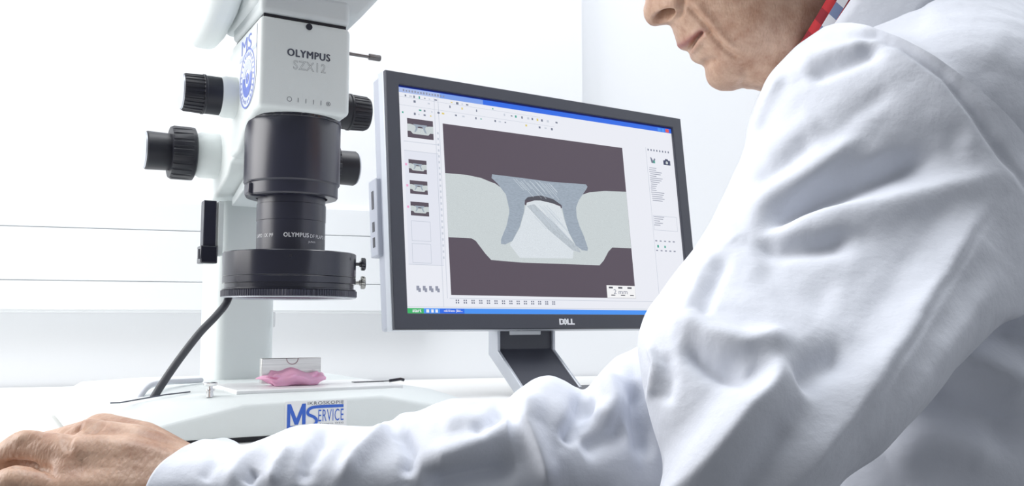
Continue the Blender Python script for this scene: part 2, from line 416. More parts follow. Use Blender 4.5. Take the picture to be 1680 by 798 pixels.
# knobs: zoom knobs (y=42, z=338), focus knobs (y=150, z=294)
def knob_x(name, prof, sgn, y, z, m, parent, flute=None, n=96):
    return MB().lathe([(r * mm, sgn * x * mm) for r, x in prof], n, axis='x', o=(0, y * mm, z * mm), flute=flute).build(name, m, parent, smooth=30)
for sgn, xo in ((-1, 0), (1, -6)):
    ko = knob_x('zoom_knob', [(19.6, 64 + xo), (19.6, 79 + xo), (20.4, 80 + xo), (20.4, 82 + xo), (19.8, 82.5 + xo), (19.2, 99 + xo), (18.2, 101 + xo), (17.5, 101.3 + xo)], sgn, 46, 338, M_BLACK2, mic, flute=(26, 0.9, 4, 5, 0.55), n=208)
    knob_x('end_cap', [(18.0, 101 + xo), (17.5, 102.5 + xo), (2.0, 102.7 + xo)], sgn, 46, 338, M_SILVER if sgn < 0 else M_BLACK2, ko)
    knob_x('knob_collar', [(21.5, 40), (21.5, 60 + xo), (19, 66 + xo)], sgn, 46, 338, M_WHITE, ko)
    fo = knob_x('fine_focus_knob', [(20.0, 92), (20.6, 96), (21.2, 119), (20.4, 120.4), (18, 120.8)], sgn, 150, 294, M_BLACK2, mic)
    knob_x('end_cap', [(20.2, 120.2), (19.6, 122), (3, 122.2)], sgn, 150, 294, M_SILVER, fo)
    co = knob_x('coarse_focus_knob', [(27, 69), (29.6, 70.5), (29.8, 74), (29.8, 92), (28.4, 95), (22, 95.4)], sgn, 150, 294, M_BLACK2, mic, flute=(22, 1.3, 3, 3, 0.62), n=220)
    knob_x('knob_collar', [(26, 40), (26, 62), (22, 70)], sgn, 150, 294, M_WHITE, co)
# locking rod at the right of the head
rd = MB(); rd.lathe(K([(2.0, 36), (2.0, 96)]), 20, axis='x', o=(0, 0.04, 0.4025))
rd.lathe(K([(2.4, 95), (3.6, 95.5), (3.6, 108), (3.0, 109)]), 48, axis='x', o=(0, 0.04, 0.4025), flute=(16, 0.4, 1, 2, 0.5))
rd.build('locking_rod', mat('gunmetal', (0.22, 0.21, 0.21), 0.35, metal=1.0), mic)

# company label on the base front
ML = MB(); yl = -0.0853
def front(poly, y): return [(p[0] * mm, y, p[1] * mm) for p in poly]
ML.box(-0.0262, 0.0312, yl, yl + 0.0006, 0.0065, 0.0345)
lab = ML.build('company_label', M_PAPER, mic, smooth=0)
y2 = yl - 0.0002
mm_ = MB()
mm_.add(front([(-24.6, 9), (-21.6, 9), (-21.6, 32), (-24.6, 32)], y2), [(0, 1, 2, 3)])
mm_.add(front([(-24.6, 32), (-21.2, 32), (-16.0, 19), (-16.0, 13.5), (-17.6, 13.5)], y2 - 0.00004), [(0, 1, 2, 3, 4)])
mm_.add(front([(-16.0, 13.5), (-14.4, 13.5), (-7.6, 32), (-10.8, 32), (-16.0, 19)], y2 - 0.00008), [(0, 1, 2, 3, 4)])
mm_.add(front([(-10.8, 32), (-7.6, 32), (-7.6, 13.5), (-10.8, 13.5)], y2 - 0.00012), [(0, 1, 2, 3)])
# S with its long bar to the right and tail bar to the left
S_in = [(28, 28.6), (4, 28.6), (-3, 27.6), (-5.6, 25), (-5.0, 22), (0, 19.6), (2.6, 16.5), (1.2, 13), (-3.4, 11.4), (-12, 11.2), (-24, 11.2)]
pts = catmull(S_in, 60); tng = np.gradient(pts, axis=0); nrm = np.stack([-tng[:, 1], tng[:, 0]], 1); nrm /= np.linalg.norm(nrm, axis=1)[:, None]
q = []
for p, nn in zip(pts, nrm): q += [tuple(p + nn * 1.35), tuple(p - nn * 1.35)]
mm_.add(front(q, y2 - 0.00018), [(2 * i, 2 * i + 1, 2 * i + 3, 2 * i + 2) for i in range(59)])
mm_.build('company_logo', M_BLUE, lab, smooth=0)
face_text('company_lettering', 'IKROSKOPIE', -5.8, 28.2, 30.6, 33.4, yl * 1000 - 0.3, M_INK, lab)
face_text('company_lettering', 'ERVICE', 4.2, 28.2, 15.2, 26.0, yl * 1000 - 0.3, M_BLUE, lab)
face_text('company_lettering', 'Trojern OEG', 5.0, 28.2, 12.0, 13.8, yl * 1000 - 0.3, M_INK, lab)
face_text('company_lettering', '25 91', 18.0, 28.2, 8.6, 10.6, yl * 1000 - 0.3, M_INK, lab)

# ---------------------------------------------------------------- ring light on the objective
rl = thing('ring_light', 'black ring light with knurled rim clamped round the microscope lens', 'ring light', (AX[0], AX[1], 0), YAW)
RR = 65.2
rh = MB().lathe(K([(34.4, 166), (34.4, 174), (RR - 0.8, 174), (RR, 173.2), (RR, 150.6), (RR - 0.5, 150), (RR, 149.4), (RR, 143.6), (RR - 2.0, 142.8), (RR - 2.0, 138.6), (RR, 138), (RR, 137), (RR - 1, 136.6), (50, 136.6), (50, 150), (36, 160)]), 128, cap=False).build('ring_housing', M_BLACKG, rl)
MB().lathe(K([(RR - 1, 136.6), (RR + 1.2, 136.4), (RR + 1.2, 130.6), (RR - 1, 130.4)]), 480, flute=(160, 0.55, 1, 2, 0.5), cap=False).build('knurled_ring', M_BLACK, rl, smooth=0)
MB().lathe(K([(RR - 0.2, 131), (RR + 0.4, 129.6), (RR - 2.5, 129.0), (RR - 3.0, 131)]), 128, cap=False).build('bottom_rim', M_SILVER, rl)
MB().lathe(K([(33, 150), (58, 135), (RR - 2.8, 130.6)]), 96, cap=False).build('reflector_cone', M_GLASS, rl)
for sx_, sz in ((-18, 168), (47, 168)):
    a = math.asin(sx_ / RR); o = MB().lathe(K([(1.6, -RR - 0.15), (1.6, -RR + 3)]), 16, axis='y', o=(0, 0, 0)).build('grub_screw', M_BLACK2, rl)
    o.location = (0, 0, sz * mm); o.rotation_euler = (0, 0, a)
for z, a0 in ((165, -14), (146, -14)):
    ts = MB(); x0 = RR
    ts.lathe(K([(1.8, x0 - 3), (1.8, x0 + 3.5), (3.0, x0 + 3.8), (3.0, x0 + 5), (6.2, x0 + 5.4), (6.6, x0 + 6), (6.6, x0 + 9), (5.6, x0 + 10)]), 60, axis='x', flute=(20, 0.4, 5, 6, 0.5))
    o = ts.build('thumb_screw', M_BLACKG if z > 150 else mat('dark_chrome', (0.35, 0.35, 0.33), 0.25, metal=1.0), rl); o.location = (0, 0, z * mm); o.rotation_euler = (0, 0, math.radians(a0))
cab = catmull(K([(-50, 30, 150), (-58, 12, 127), (-70, 4, 112), (-86, 0, 95), (-104, 0, 70), (-118, 0, 48), (-126, 0, 34)]), 40)
MB().tube(cab, 0.0037, 20).build('light_guide', mat('guide_sheath', s2l((70, 72, 78)), 0.45, bump=0.3, bscale=1500), rl)
# pale lead lying behind the light guide
wc = catmull([uv2w(x * mm, y * mm, z * mm) for x, y, z in ((-140, -2, 33), (-126, 24, 45), (-104, 62, 46), (-84, 92, 44.5), (-60, 118, 43.5))], 30) + np.array([AX[0], AX[1], 0])
tag(MB().tube(wc, 0.0028, 12).build('cable', mat('grey_cable', s2l((214, 217, 224)), 0.4)), 'pale grey cable lying on the microscope base behind the black light guide', 'cable')

# ---------------------------------------------------------------- specimen and clay on the stage
sp_ = thing('metal_specimen', 'small brushed metal plate standing upright in pink clay', 'specimen', (AX[0], AX[1], 0.0436), YAW)
MB().box(-0.0272, 0.0325, -0.004, 0.004, 0.002, 0.0265).build('plate', M_STEEL, sp_, bevel=0.0006)
mk = MB(); ring_flat(mk, 0.0, 0.0, 0.0056, 0.0062, 0)
mk = MB(); v = []
for i in range(25):
    a = math.pi + math.pi * i / 24
    for r in (0.0055, 0.0062): v.append((0.003 + r * math.cos(a), -0.0042, 0.0262 + r * math.sin(a)))
mk.add(v, [(2 * i, 2 * i + 1, 2 * i + 3, 2 * i + 2) for i in range(24)])
mk.build('half_ring_mark', mat('mark_brown', s2l((150, 110, 120)), 0.5), sp_, smooth=0)
# clay: lumpy flattened mass
bm = bmesh.new(); bmesh.ops.create_icosphere(bm, subdivisions=5, radius=1.0)
def lump(p, seeds):
    r = 1.0
    for c_, a_, k_ in seeds: r += a_ * math.exp(-k_ * ((p - c_).length_squared))
    return r
seeds = [(Vector(rng.normal(size=3)).normalized(), rng.uniform(-0.2, 0.2), rng.uniform(6, 60)) for _ in range(70)]
for vtx in bm.verts:
    p = vtx.co.normalized(); r = lump(p, seeds)
    q = Vector((p.x * 0.034, p.y * 0.017, p.z * 0.0088)) * r
    if p.x < -0.55: q.z *= 0.62
    q.x += 0.004; q.z += 0.0058 + 0.0016 * math.sin(q.x * 210 + 1.0)
    q.z = max(q.z, 0.0)
    vtx.co = q
me = bpy.data.meshes.new('modelling_clay'); bm.to_mesh(me); bm.free(); me.materials.append(M_CLAY); shade(me)
clay = bpy.data.objects.new('modelling_clay', me); COL.objects.link(clay)
clay.location = (AX[0], AX[1], 0.0437); clay.rotation_euler = (0, 0, YAW)
clay.location += Vector(uv2w(0, -0.004, 0))
tag(clay, 'lump of pink modelling clay holding the metal plate on the stage', 'clay')

# ---------------------------------------------------------------- monitor (local: x right, y back, z up in its tilted frame)
MY, MT = 0.5741, 0.1118
mon = thing('computer_monitor', 'wide charcoal computer monitor showing a grey weld cross section', 'monitor', (-0.1552, 1.1904, 0.0), MY)
MZ = 0.096
tilt = Matrix.Translation((0, 0, MZ)) @ Matrix.Rotation(-MT, 4, 'X')
def mon_obj(mb, name, m, parent=None, **k):
    mb.v = [tuple(tilt @ Vector(p)) for p in mb.v]
    return mb.build(name, m, parent or mon, **k)
W_, H_ = 0.559, 0.364
AX0, AX1, AZ0, AZ1 = 0.0205, 0.5385, 0.022, 0.346
bz = MB()
o4 = [(0, 0), (W_, 0), (W_, H_), (0, H_)]; i4 = [(AX0, AZ0), (AX1, AZ0), (AX1, AZ1), (AX0, AZ1)]
i5 = [(AX0 + .002, AZ0 + .002), (AX1 - .002, AZ0 + .002), (AX1 - .002, AZ1 - .002), (AX0 + .002, AZ1 - .002)]
vs = [(x, 0.0, z) for x, z in o4] + [(x, 0.0, z) for x, z in i4] + [(x, 0.006, z) for x, z in i4] + [(x, 0.016, z) for x, z in o4]
fs = [(i, (i + 1) % 4, 4 + (i + 1) % 4, 4 + i) for i in range(4)] + [(4 + i, 4 + (i + 1) % 4, 8 + (i + 1) % 4, 8 + i) for i in range(4)]
fs += [(i, (i + 1) % 4, 12 + (i + 1) % 4, 12 + i) for i in range(4)] + [(12, 13, 14, 15)]
bz.add(vs, fs); mon_obj(bz, 'bezel', M_CHAR, bevel=0.0012)
mon_obj(MB().box(-0.001, W_ + 0.001, 0.006, 0.022, -0.001, H_ + 0.001), 'silver_band', M_SILVER, bevel=0.001)
cs = mon_obj(MB().box(0.001, W_ - 0.001, 0.022, 0.046, 0.001, H_ - 0.001), 'back_shell', mat('back_grey', s2l((168, 172, 184)), 0.4), bevel=0.004)
pts_ = mon_obj(MB().box(-0.006, 0.01, 0.030, 0.056, 0.105, 0.215), 'port_block', mat('back_grey', s2l((168, 172, 184))), bevel=0.002)
for z in (0.118, 0.140, 0.172):
    mon_obj(MB().box(-0.0064, -0.004, 0.039, 0.046, z, z + (0.026 if z > 0.16 else 0.014)), 'usb_port', M_BLACKG, pts_)
mon_obj(MB().box(0.10, 0.46, 0.046, 0.075, 0.05, 0.31), 'rear_bulge', M_CHAR, bevel=0.01)
# display panel
SW, SH = AX1 - AX0, AZ1 - AZ0
def emis(name, rgb, st=0.93, **k): return mat('screen_' + name, s2l(rgb), 0.35, emit=st, spec=0.15, **k)
E_W = emis('white', (240, 242, 250))
scr = MB().box(AX0, AX1, 0.005, 0.0056, AZ0, AZ1)
screen = mon_obj(scr, 'screen', E_W, smooth=0)
def sxy(x, y, layer): return (AX0 + SW * x / 1920.0, 0.005 - 0.00006 * layer, AZ1 - SH * y / 1200.0)
def sp_poly(name, poly, m, layer=1):
    mb = MB(); mb.add([sxy(x, y, layer) for x, y in poly], [tuple(range(len(poly)))]); return mon_obj(mb, name, m, screen, smooth=0)
def sp_rects(name, rects, m, layer=1):
    mb = MB()
    for x0, y0, x1, y1 in rects: mb.add([sxy(x0, y0, layer), sxy(x1, y0, layer), sxy(x1, y1, layer), sxy(x0, y1, layer)], [(0, 1, 2, 3)])
    o = mon_obj(mb, name, m, screen, smooth=0)
    if len(rects) > 1: o['kind'] = 'stuff'
    return o
def sp_text(name, body, x, y, w, h, m, layer=3, off=0.0, parent=None):
    v, f = text_mesh(body, w * SW / 1920, h * SH / 1200, offset=off, res=2)
    b0 = sxy(x, y + h, layer); mb = MB(); mb.add([(b0[0] + a, b0[1], b0[2] + c_) for a, c_ in v[:, :2]], f)
    return mon_obj(mb, name, m, parent or screen, smooth=0)
E_DK = emis('dark', (92, 82, 94)); E_MET = emis('metal', (206, 214, 216), noise=0.10, nscale=900, stretch=(1, 1, 2))
E_MET2 = emis('metal_mid', (222, 229, 235), noise=0.08, nscale=900)
E_RIV = emis('rivet', (160, 172, 186), noise=0.12, nscale=500, stretch=(0.4, 1, 2)); E_GAP = emis('gap', (84, 84, 94))
E_BLUE = emis('blue', (52, 112, 236)); E_NAVY = emis('navy', (16, 30, 110)); E_TASK = emis('task', (76, 152, 250)); E_GRN = emis('green', (66, 186, 110))
E_LINE = emis('line', (206, 212, 224)); E_ICON = emis('icon', (120, 126, 146)); E_SCR = emis('scratch', (188, 197, 205), noise=0.12, nscale=500)
E_PANEL = emis('panel', (232, 235, 246)); E_RED = emis('red', (236, 90, 80)); E_TXT = emis('text', (150, 154, 172)); E_TEAL = emis('teal', (70, 170, 150))
E_PINK = emis('pink', (240, 170, 210))
sp_rects('top_navy_line', [(0, 0, 1920, 8)], E_NAVY)  # thin navy line along the top edge of the display
sp_rects('title_bar', [(0, 8, 1920, 37)], E_BLUE)
sp_rects('title_reflection', [(0, 10, 250, 37)], emis('title_reflection', (178, 196, 240)), 2); sp_rects('title_reflection', [(250, 10, 520, 37)], emis('title_reflection2', (128, 164, 240)), 2)  # reflection washing out the bar's left end, painted as two paler blues
sp_rects('title_marks', [(30 + i * 17, 18 + (i * 7) % 4, 30 + i * 17 + 9 + (i * 5) % 5, 30) for i in range(15)], E_TXT, 3)
sp_rects('window_buttons', [(1806, 12, 1832, 34), (1838, 12, 1864, 34)], E_TASK, 2); sp_rects('close_button', [(1872, 12, 1900, 34)], E_RED, 2)
sp_rects('left_panel', [(24, 350, 225, 950)], E_PANEL)
sp_rects('panel_lines', [(24, 350, 225, 353), (24, 300, 225, 303), (24, 948, 225, 951), (212, 40, 215, 1165), (236, 40, 239, 1120), (1690, 150, 1693, 1120), (250, 1118, 1690, 1121), (0, 1164, 1920, 1167), (0, 60, 900, 62), (0, 105, 1000, 107)], E_LINE, 2)
mi = sp_poly('micrograph', [(259, 178), (1500, 178), (1506, 1102), (260, 1102)], E_DK, 1)
met = [(259, 452), (390, 450), (481, 459), (537, 475), (568, 482), (779, 600), (989, 600), (1167, 497), (1223, 478), (1335, 462), (1501, 453), (1503, 800), (1358, 802), (1326, 828), (1285, 883), (1252, 912), (961, 914), (707, 916), (515, 909), (480, 875), (425, 809), (400, 797), (260, 798)]
sp_poly('metal_section', met, E_MET, 2)
sp_poly('metal_core', [(770, 575), (866, 545), (1000, 580), (1030, 690), (1080, 800), (1060, 880), (700, 890), (640, 820), (715, 720)], E_MET2, 3)
sp_poly('scratch_streak', [(769, 594), (819, 580), (973, 703), (1110, 819), (1120, 843), (1065, 832), (908, 724)], E_SCR, 4)
riv = [(552, 432), (547, 453), (583, 481), (634, 539), (650, 620), (648, 644), (627, 713), (585, 793), (583, 818), (610, 820), (658, 798), (711, 718), (748, 627), (758, 561), (778, 545), (866, 528), (953, 543), (1008, 571), (1024, 658), (1047, 731), (1090, 803), (1131, 828), (1170, 831), (1176, 817), (1154, 747), (1126, 686), (1111, 632), (1112, 578), (1136, 533), (1198, 462), (1208, 446), (1196, 433), (938, 440), (751, 435)]
sp_poly('rivet_section', riv, E_RIV, 5)
sp_poly('rivet_gap', [(756, 563), (778, 543), (866, 526), (953, 541), (1010, 573), (946, 566), (863, 556)], E_GAP, 6)
sk = []
for i in range(16):
    x = 690 + i * 17 + random.uniform(-6, 6); y = 442 + random.uniform(0, 20); l = random.uniform(40, 100)
    sk.append((x, y, l))
mb = MB()
for x, y, l in sk: mb.add([sxy(x, y, 6), sxy(x + 5, y, 6), sxy(x + 5 + l, y + l * 0.95, 6), sxy(x + l, y + l * 0.95, 6)], [(0, 1, 2, 3)])
for i in range(20):
    x = 790 + i * 7; y = 590 + random.uniform(-10, 60); l = random.uniform(60, 150)
    mb.add([sxy(x, y, 4.5), sxy(x + 4, y, 4.5), sxy(x + 4 + l, y + l * 0.9, 4.5), sxy(x + l, y + l * 0.9, 4.5)], [(0, 1, 2, 3)])
mon_obj(mb, 'fine_scratches', emis('scratch_light', (198, 208, 218)), screen, smooth=0)
sp_rects('scale_box', [(1290, 1028, 1504, 1101)], emis('scale_white', (250, 250, 252)), 7)
sp_rects('scale_marks', [(1306, 1036, 1336, 1046), (1376, 1036, 1408, 1046), (1446, 1036, 1478, 1046), (1320, 1082, 1350, 1088), (1392, 1082, 1424, 1088), (1462, 1082, 1490, 1088)], E_GAP, 8)
sp_text('scale_lettering', '2 mm', 1340, 1050, 104, 28, E_ICON, 8)
def thumb(x0, y0, x1, y1):
    w, h = x1 - x0, y1 - y0
    sp_rects('thumbnail', [(x0, y0, x1, y1)], E_DK, 2)
    T = lambda l: [(x0 + w * (x - 259) / 1245, y0 + h * (y - 178) / 924) for x, y in l]
    sp_poly('thumbnail_metal', T(met), E_MET, 3); sp_poly('thumbnail_rivet', T(riv), E_RIV, 4)
thumb(48, 174, 200, 278); thumb(47, 397, 151, 470); thumb(49, 509, 151, 580); thumb(48, 622, 153, 695)
sp_rects('thumbnail_marks', [(26, 420, 38, 432), (28, 532, 40, 544), (28, 645, 40, 657)], E_PINK, 3)
for (x0, y0, x1, y1) in ((47, 722, 158, 828), (46, 840, 156, 942), (1700, 585, 1895, 678)):
    sp_rects('empty_frame', [(x0, y0, x1, y0 + 3), (x0, y1 - 3, x1, y1), (x0, y0, x0 + 3, y1), (x1 - 3, y0, x1, y1)], E_LINE, 2)
ics = []
for row, (y, x0, x1, st_) in enumerate(((52, 40, 620, 34), (78, 90, 1010, 40), (122, 120, 980, 36), (146, 20, 240, 30))):
    x = x0
    while x < x1:
        if random.random() < 0.72:
            w = random.uniform(7, 16); h = random.uniform(6, 15); ics.append((x, y - h / 2, x + w, y + h / 2))
        x += st_ * random.uniform(0.7, 1.3)
sp_rects('toolbar_icons', ics[0::2], E_ICON, 3); sp_rects('toolbar_icons', ics[1::4], E_LINE, 3); sp_rects('toolbar_icons', ics[3::8], E_TEAL, 3); sp_rects('toolbar_icons', ics[7::8], emis('yellow', (226, 206, 110)), 3)
bic = []
for i in range(14):
    x = 285 + i * 47
    for a in (0, 12):
        for c_ in (0, 12): bic.append((x + a, 1126 + c_, x + a + 8, 1134 + c_))
sp_rects('status_icons', bic, E_ICON, 3)
vics = [(222, 230 + i * 32, 232, 242 + i * 32) for i in range(22)]
sp_rects('side_tool_icons', vics, E_LINE, 3)
pb = []
for i, x in enumerate((62, 98, 134, 170)): pb += [(x, 1058, x + 16, 1082), (x + 10, 1070, x + 24, 1090)]
sp_rects('panel_buttons', pb, E_TXT, 3)
rp = []
for i in range(22):
    y = 280 + i * 13 + (90 if i > 16 else 0); rp.append((1702 + random.uniform(0, 8), y, 1702 + random.uniform(40, 110), y + 4))
for i in range(10): rp.append((1700 + (i % 5) * 36, 740 + (i // 5) * 60, 1716 + (i % 5) * 36, 748 + (i // 5) * 60))
sp_rects('side_panel_text', rp, E_TXT, 3)
sp_rects('side_panel_marks', [(1705 + i * 24, 160, 1715 + i * 24, 172) for i in range(8)], E_ICON, 3)
sp_rects('side_panel_marks', [(1712, 770, 1726, 786), (1770, 772, 1782, 786), (1742, 250, 1758, 232)], E_TEAL, 3)
sp_poly('camera_icon', [(1828, 222), (1840, 222), (1846, 213), (1866, 213), (1872, 222), (1886, 222), (1886, 252), (1828, 252)], emis('camera_icon', (70, 76, 104)), 3)
sp_poly('camera_lens', [(1857 + 10 * math.cos(a), 237 + 10 * math.sin(a)) for a in np.linspace(0, 6.28, 14)[:-1]], E_MET, 4)
sp_poly('probe_icon', [(1721, 214), (1730, 214), (1742, 234), (1756, 216), (1762, 222), (1752, 250), (1728, 250)], E_ICON, 3)
sp_rects('task_bar', [(0, 1172, 1920, 1200)], E_TASK, 3)
sp_rects('start_button', [(0, 1172, 98, 1200)], E_GRN, 4)
sp_text('start_lettering', 'start', 34, 1177, 50, 16, E_W, 5, 0.02)
sp_rects('quick_icons', [(112, 1178, 128, 1194), (140, 1178, 154, 1194), (164, 1178, 178, 1194)], E_W, 5)
sp_rects('task_button', [(190, 1174, 334, 1198)], E_BLUE, 4)
sp_text('task_lettering', 'mik10-bmn- [Bild-...', 214, 1178, 108, 15, E_W, 5, 0.02)
# maker's name on the lower bezel
v, f = text_mesh('D LL', 0.0285, 0.0088, offset=0.05)
mb = MB(); mb.add([(0.269 + a, -0.0005, 0.0062 + b_) for a, b_ in v[:, :2]], f)
e0 = (0.269 + 0.0108, 0.0106)
dm = [(-0.0056, 0), (0, 0.0052), (0.0056, 0), (0, -0.0052)]
mb.add([(e0[0] + x, -0.0006, e0[1] + z) for x, z in dm] + [(e0[0] + x * 0.38, -0.0006, e0[1] + z * 0.38) for x, z in dm], [(i, (i + 1) % 4, 4 + (i + 1) % 4, 4 + i) for i in range(4)])
mb.add([(e0[0] - 0.0034, -0.0006, e0[1] - 0.0006), (e0[0] + 0.0034, -0.0006, e0[1] - 0.0006), (e0[0] + 0.0034, -0.0006, e0[1] + 0.0006), (e0[0] - 0.0034, -0.0006, e0[1] + 0.0006)], [(0, 1, 2, 3)])
mon_obj(mb, 'maker_lettering', M_INKW, smooth=0)
# stand: neck in two planes, foot plate (local, upright)
nk = MB(); cxn = 0.235; hw = 0.047
nk.prism([(0.040, 0.20), (0.040, 0.066), (-0.035, 0.006), (-0.035, -0.0), (-0.02, -0.0), (0.056, 0.060), (0.056, 0.20)], cxn - hw, cxn + hw, 'x')
stand = nk.build('stand_neck', M_CHAR, mon, bevel=0.001)
for x0 in (cxn - hw - 0.005, cxn + hw):
    MB().prism([(0.036, 0.20), (0.036, 0.064), (-0.041, 0.004), (-0.041, -0.0), (-0.016, -0.0), (0.062, 0.058), (0.062, 0.20)], x0, x0 + 0.005, 'x').build('neck_side', M_SILVER, stand, bevel=0.001)
MB().box(cxn - 0.029, cxn + 0.027, 0.0385, 0.041, 0.087, 0.099).build('cable_clip', mat('clip_white', s2l((226, 230, 234)), 0.35), stand, bevel=0.001)
MB().prism(rrect(cxn - 0.035, cxn + 0.10, -0.12, 0.0, 0.02), 0.0, 0.012, 'z').build('foot_plate', M_CHAR, mon, bevel=0.002)

# ---------------------------------------------------------------- person
M_COAT = bpy.data.materials.new('coat_cotton'); M_COAT.use_nodes = True
nt = M_COAT.node_tree; b = nt.nodes['Principled BSDF']
b.inputs['Base Color'].default_value = (*s2l((219, 223, 233)), 1); b.inputs['Roughness'].default_value = 0.85
b.inputs['Specular IOR Level'].default_value = 0.2; b.inputs['Sheen Weight'].default_value = 0.15
tc = nt.nodes.new('ShaderNodeTexCoord')
n1 = nt.nodes.new('ShaderNodeTexNoise'); n1.inputs['Scale'].default_value = 28; n1.inputs['Detail'].default_value = 5; n1.inputs['Roughness'].default_value = 0.55
n2 = nt.nodes.new('ShaderNodeTexNoise'); n2.inputs['Scale'].default_value = 1500
bp1 = nt.nodes.new('ShaderNodeBump'); bp1.inputs['Strength'].default_value = 0.35; bp1.inputs['Distance'].default_value = 0.006
bp2 = nt.nodes.new('ShaderNodeBump'); bp2.inputs['Strength'].default_value = 0.15; bp2.inputs['Distance'].default_value = 0.0004
nt.links.new(tc.outputs['Object'], n1.inputs[0]); nt.links.new(tc.outputs['Object'], n2.inputs[0])
nt.links.new(n1.outputs['Fac'], bp1.inputs['Height']); nt.links.new(n2.outputs['Fac'], bp2.inputs['Height'])
nt.links.new(bp1.outputs[0], bp2.inputs['Normal']); nt.links.new(bp2.outputs[0], b.inputs['Normal'])

M_SKIN = bpy.data.materials.new('skin'); M_SKIN.use_nodes = True
nt = M_SKIN.node_tree; b = nt.nodes['Principled BSDF']
b.inputs['Roughness'].default_value = 0.42; b.inputs['Specular IOR Level'].default_value = 0.45
b.inputs['Subsurface Weight'].default_value = 0.12; b.inputs['Subsurface Radius'].default_value = (0.004, 0.002, 0.001); b.inputs['Subsurface Scale'].default_value = 1.0
tc = nt.nodes.new('ShaderNodeTexCoord')
n1 = nt.nodes.new('ShaderNodeTexNoise'); n1.inputs['Scale'].default_value = 55; n1.inputs['Detail'].default_value = 6; n1.inputs['Roughness'].default_value = 0.65
r1 = nt.nodes.new('ShaderNodeValToRGB'); r1.color_ramp.elements[0].position = 0.32; r1.color_ramp.elements[1].position = 0.7
r1.color_ramp.elements[0].color = (*s2l((170, 130, 108)), 1); r1.color_ramp.elements[1].color = (*s2l((214, 182, 160)), 1)
n3 = nt.nodes.new('ShaderNodeTexNoise'); n3.inputs['Scale'].default_value = 170; n3.inputs['Detail'].default_value = 2
r3 = nt.nodes.new('ShaderNodeValToRGB'); r3.color_ramp.elements[0].position = 0.66; r3.color_ramp.elements[1].position = 0.74
mx = nt.nodes.new('ShaderNodeMixRGB'); mx.inputs[2].default_value = (*s2l((160, 100, 70)), 1)
ml = nt.nodes.new('ShaderNodeMath'); ml.operation = 'MULTIPLY'; ml.inputs[1].default_value = 0.24
at_ = nt.nodes.new('ShaderNodeAttribute'); at_.attribute_name = 'lip'
mx2 = nt.nodes.new('ShaderNodeMixRGB'); mx2.inputs[2].default_value = (*s2l((160, 98, 96)), 1)
nt.links.new(tc.outputs['Object'], n1.inputs[0]); nt.links.new(tc.outputs['Object'], n3.inputs[0])
nt.links.new(n1.outputs['Fac'], r1.inputs[0]); nt.links.new(n3.outputs['Fac'], r3.inputs[0])
nt.links.new(r1.outputs[0], mx.inputs[1]); nt.links.new(r3.outputs[0], ml.inputs[0]); nt.links.new(ml.outputs[0], mx.inputs[0])
nt.links.new(mx.outputs[0], mx2.inputs[1]); nt.links.new(at_.outputs['Fac'], mx2.inputs[0]); nt.links.new(mx2.outputs[0], b.inputs['Base Color'])
nw = nt.nodes.new('ShaderNodeTexNoise'); nw.inputs['Scale'].default_value = 650; nw.inputs['Detail'].default_value = 3
mp = nt.nodes.new('ShaderNodeMapping'); mp.inputs['Scale'].default_value = (1, 0.6, 0.5)
vo = nt.nodes.new('ShaderNodeTexVoronoi'); vo.inputs['Scale'].default_value = 420; vo.feature = 'DISTANCE_TO_EDGE'
nt.links.new(tc.outputs['Object'], mp.inputs[0]); nt.links.new(mp.outputs[0], nw.inputs[0]); nt.links.new(mp.outputs[0], vo.inputs[0])
ad = nt.nodes.new('ShaderNodeMath'); ad.operation = 'ADD'; nt.links.new(nw.outputs['Fac'], ad.inputs[0]); nt.links.new(vo.outputs['Distance'], ad.inputs[1])
bp = nt.nodes.new('ShaderNodeBump'); bp.inputs['Strength'].default_value = 0.4; bp.inputs['Distance'].default_value = 0.0006
nt.links.new(ad.outputs[0], bp.inputs['Height']); nt.links.new(bp.outputs[0], b.inputs['Normal'])

person = thing('person', 'man in a white lab coat leaning over the desk with his hand at the left', 'person', (0, 0, 0))

def seg_dist(px, py, poly):
    """distance to a polyline, signed side and position along it"""
    best = np.full(px.shape, 1e9); side = np.zeros(px.shape); par = np.zeros(px.shape)
    P = np.asarray(poly, float); L = np.r_[0, np.cumsum(np.linalg.norm(np.diff(P, axis=0), axis=1))]
    for i in range(len(P) - 1):
        a, b_ = P[i], P[i + 1]; dv = b_ - a; l2 = dv @ dv
        t = np.clip(((px - a[0]) * dv[0] + (py - a[1]) * dv[1]) / l2, 0, 1)
        qx, qy = px - a[0] - t * dv[0], py - a[1] - t * dv[1]; dd = np.hypot(qx, qy)
        m = dd < best; best[m] = dd[m]
        side[m] = np.sign(dv[0] * qy - dv[1] * qx)[m]; par[m] = ((L[i] + t * (L[i + 1] - L[i])) / L[-1])[m]
    return best, side, par

def vnormals(V, Fq):
    V = np.asarray(V); N = np.zeros_like(V)
    n = np.cross(V[Fq[:, 2]] - V[Fq[:, 0]], V[Fq[:, 3]] - V[Fq[:, 1]])
    for k in range(4): np.add.at(N, Fq[:, k], n)
    return N / np.maximum(np.linalg.norm(N, axis=1), 1e-12)[:, None]

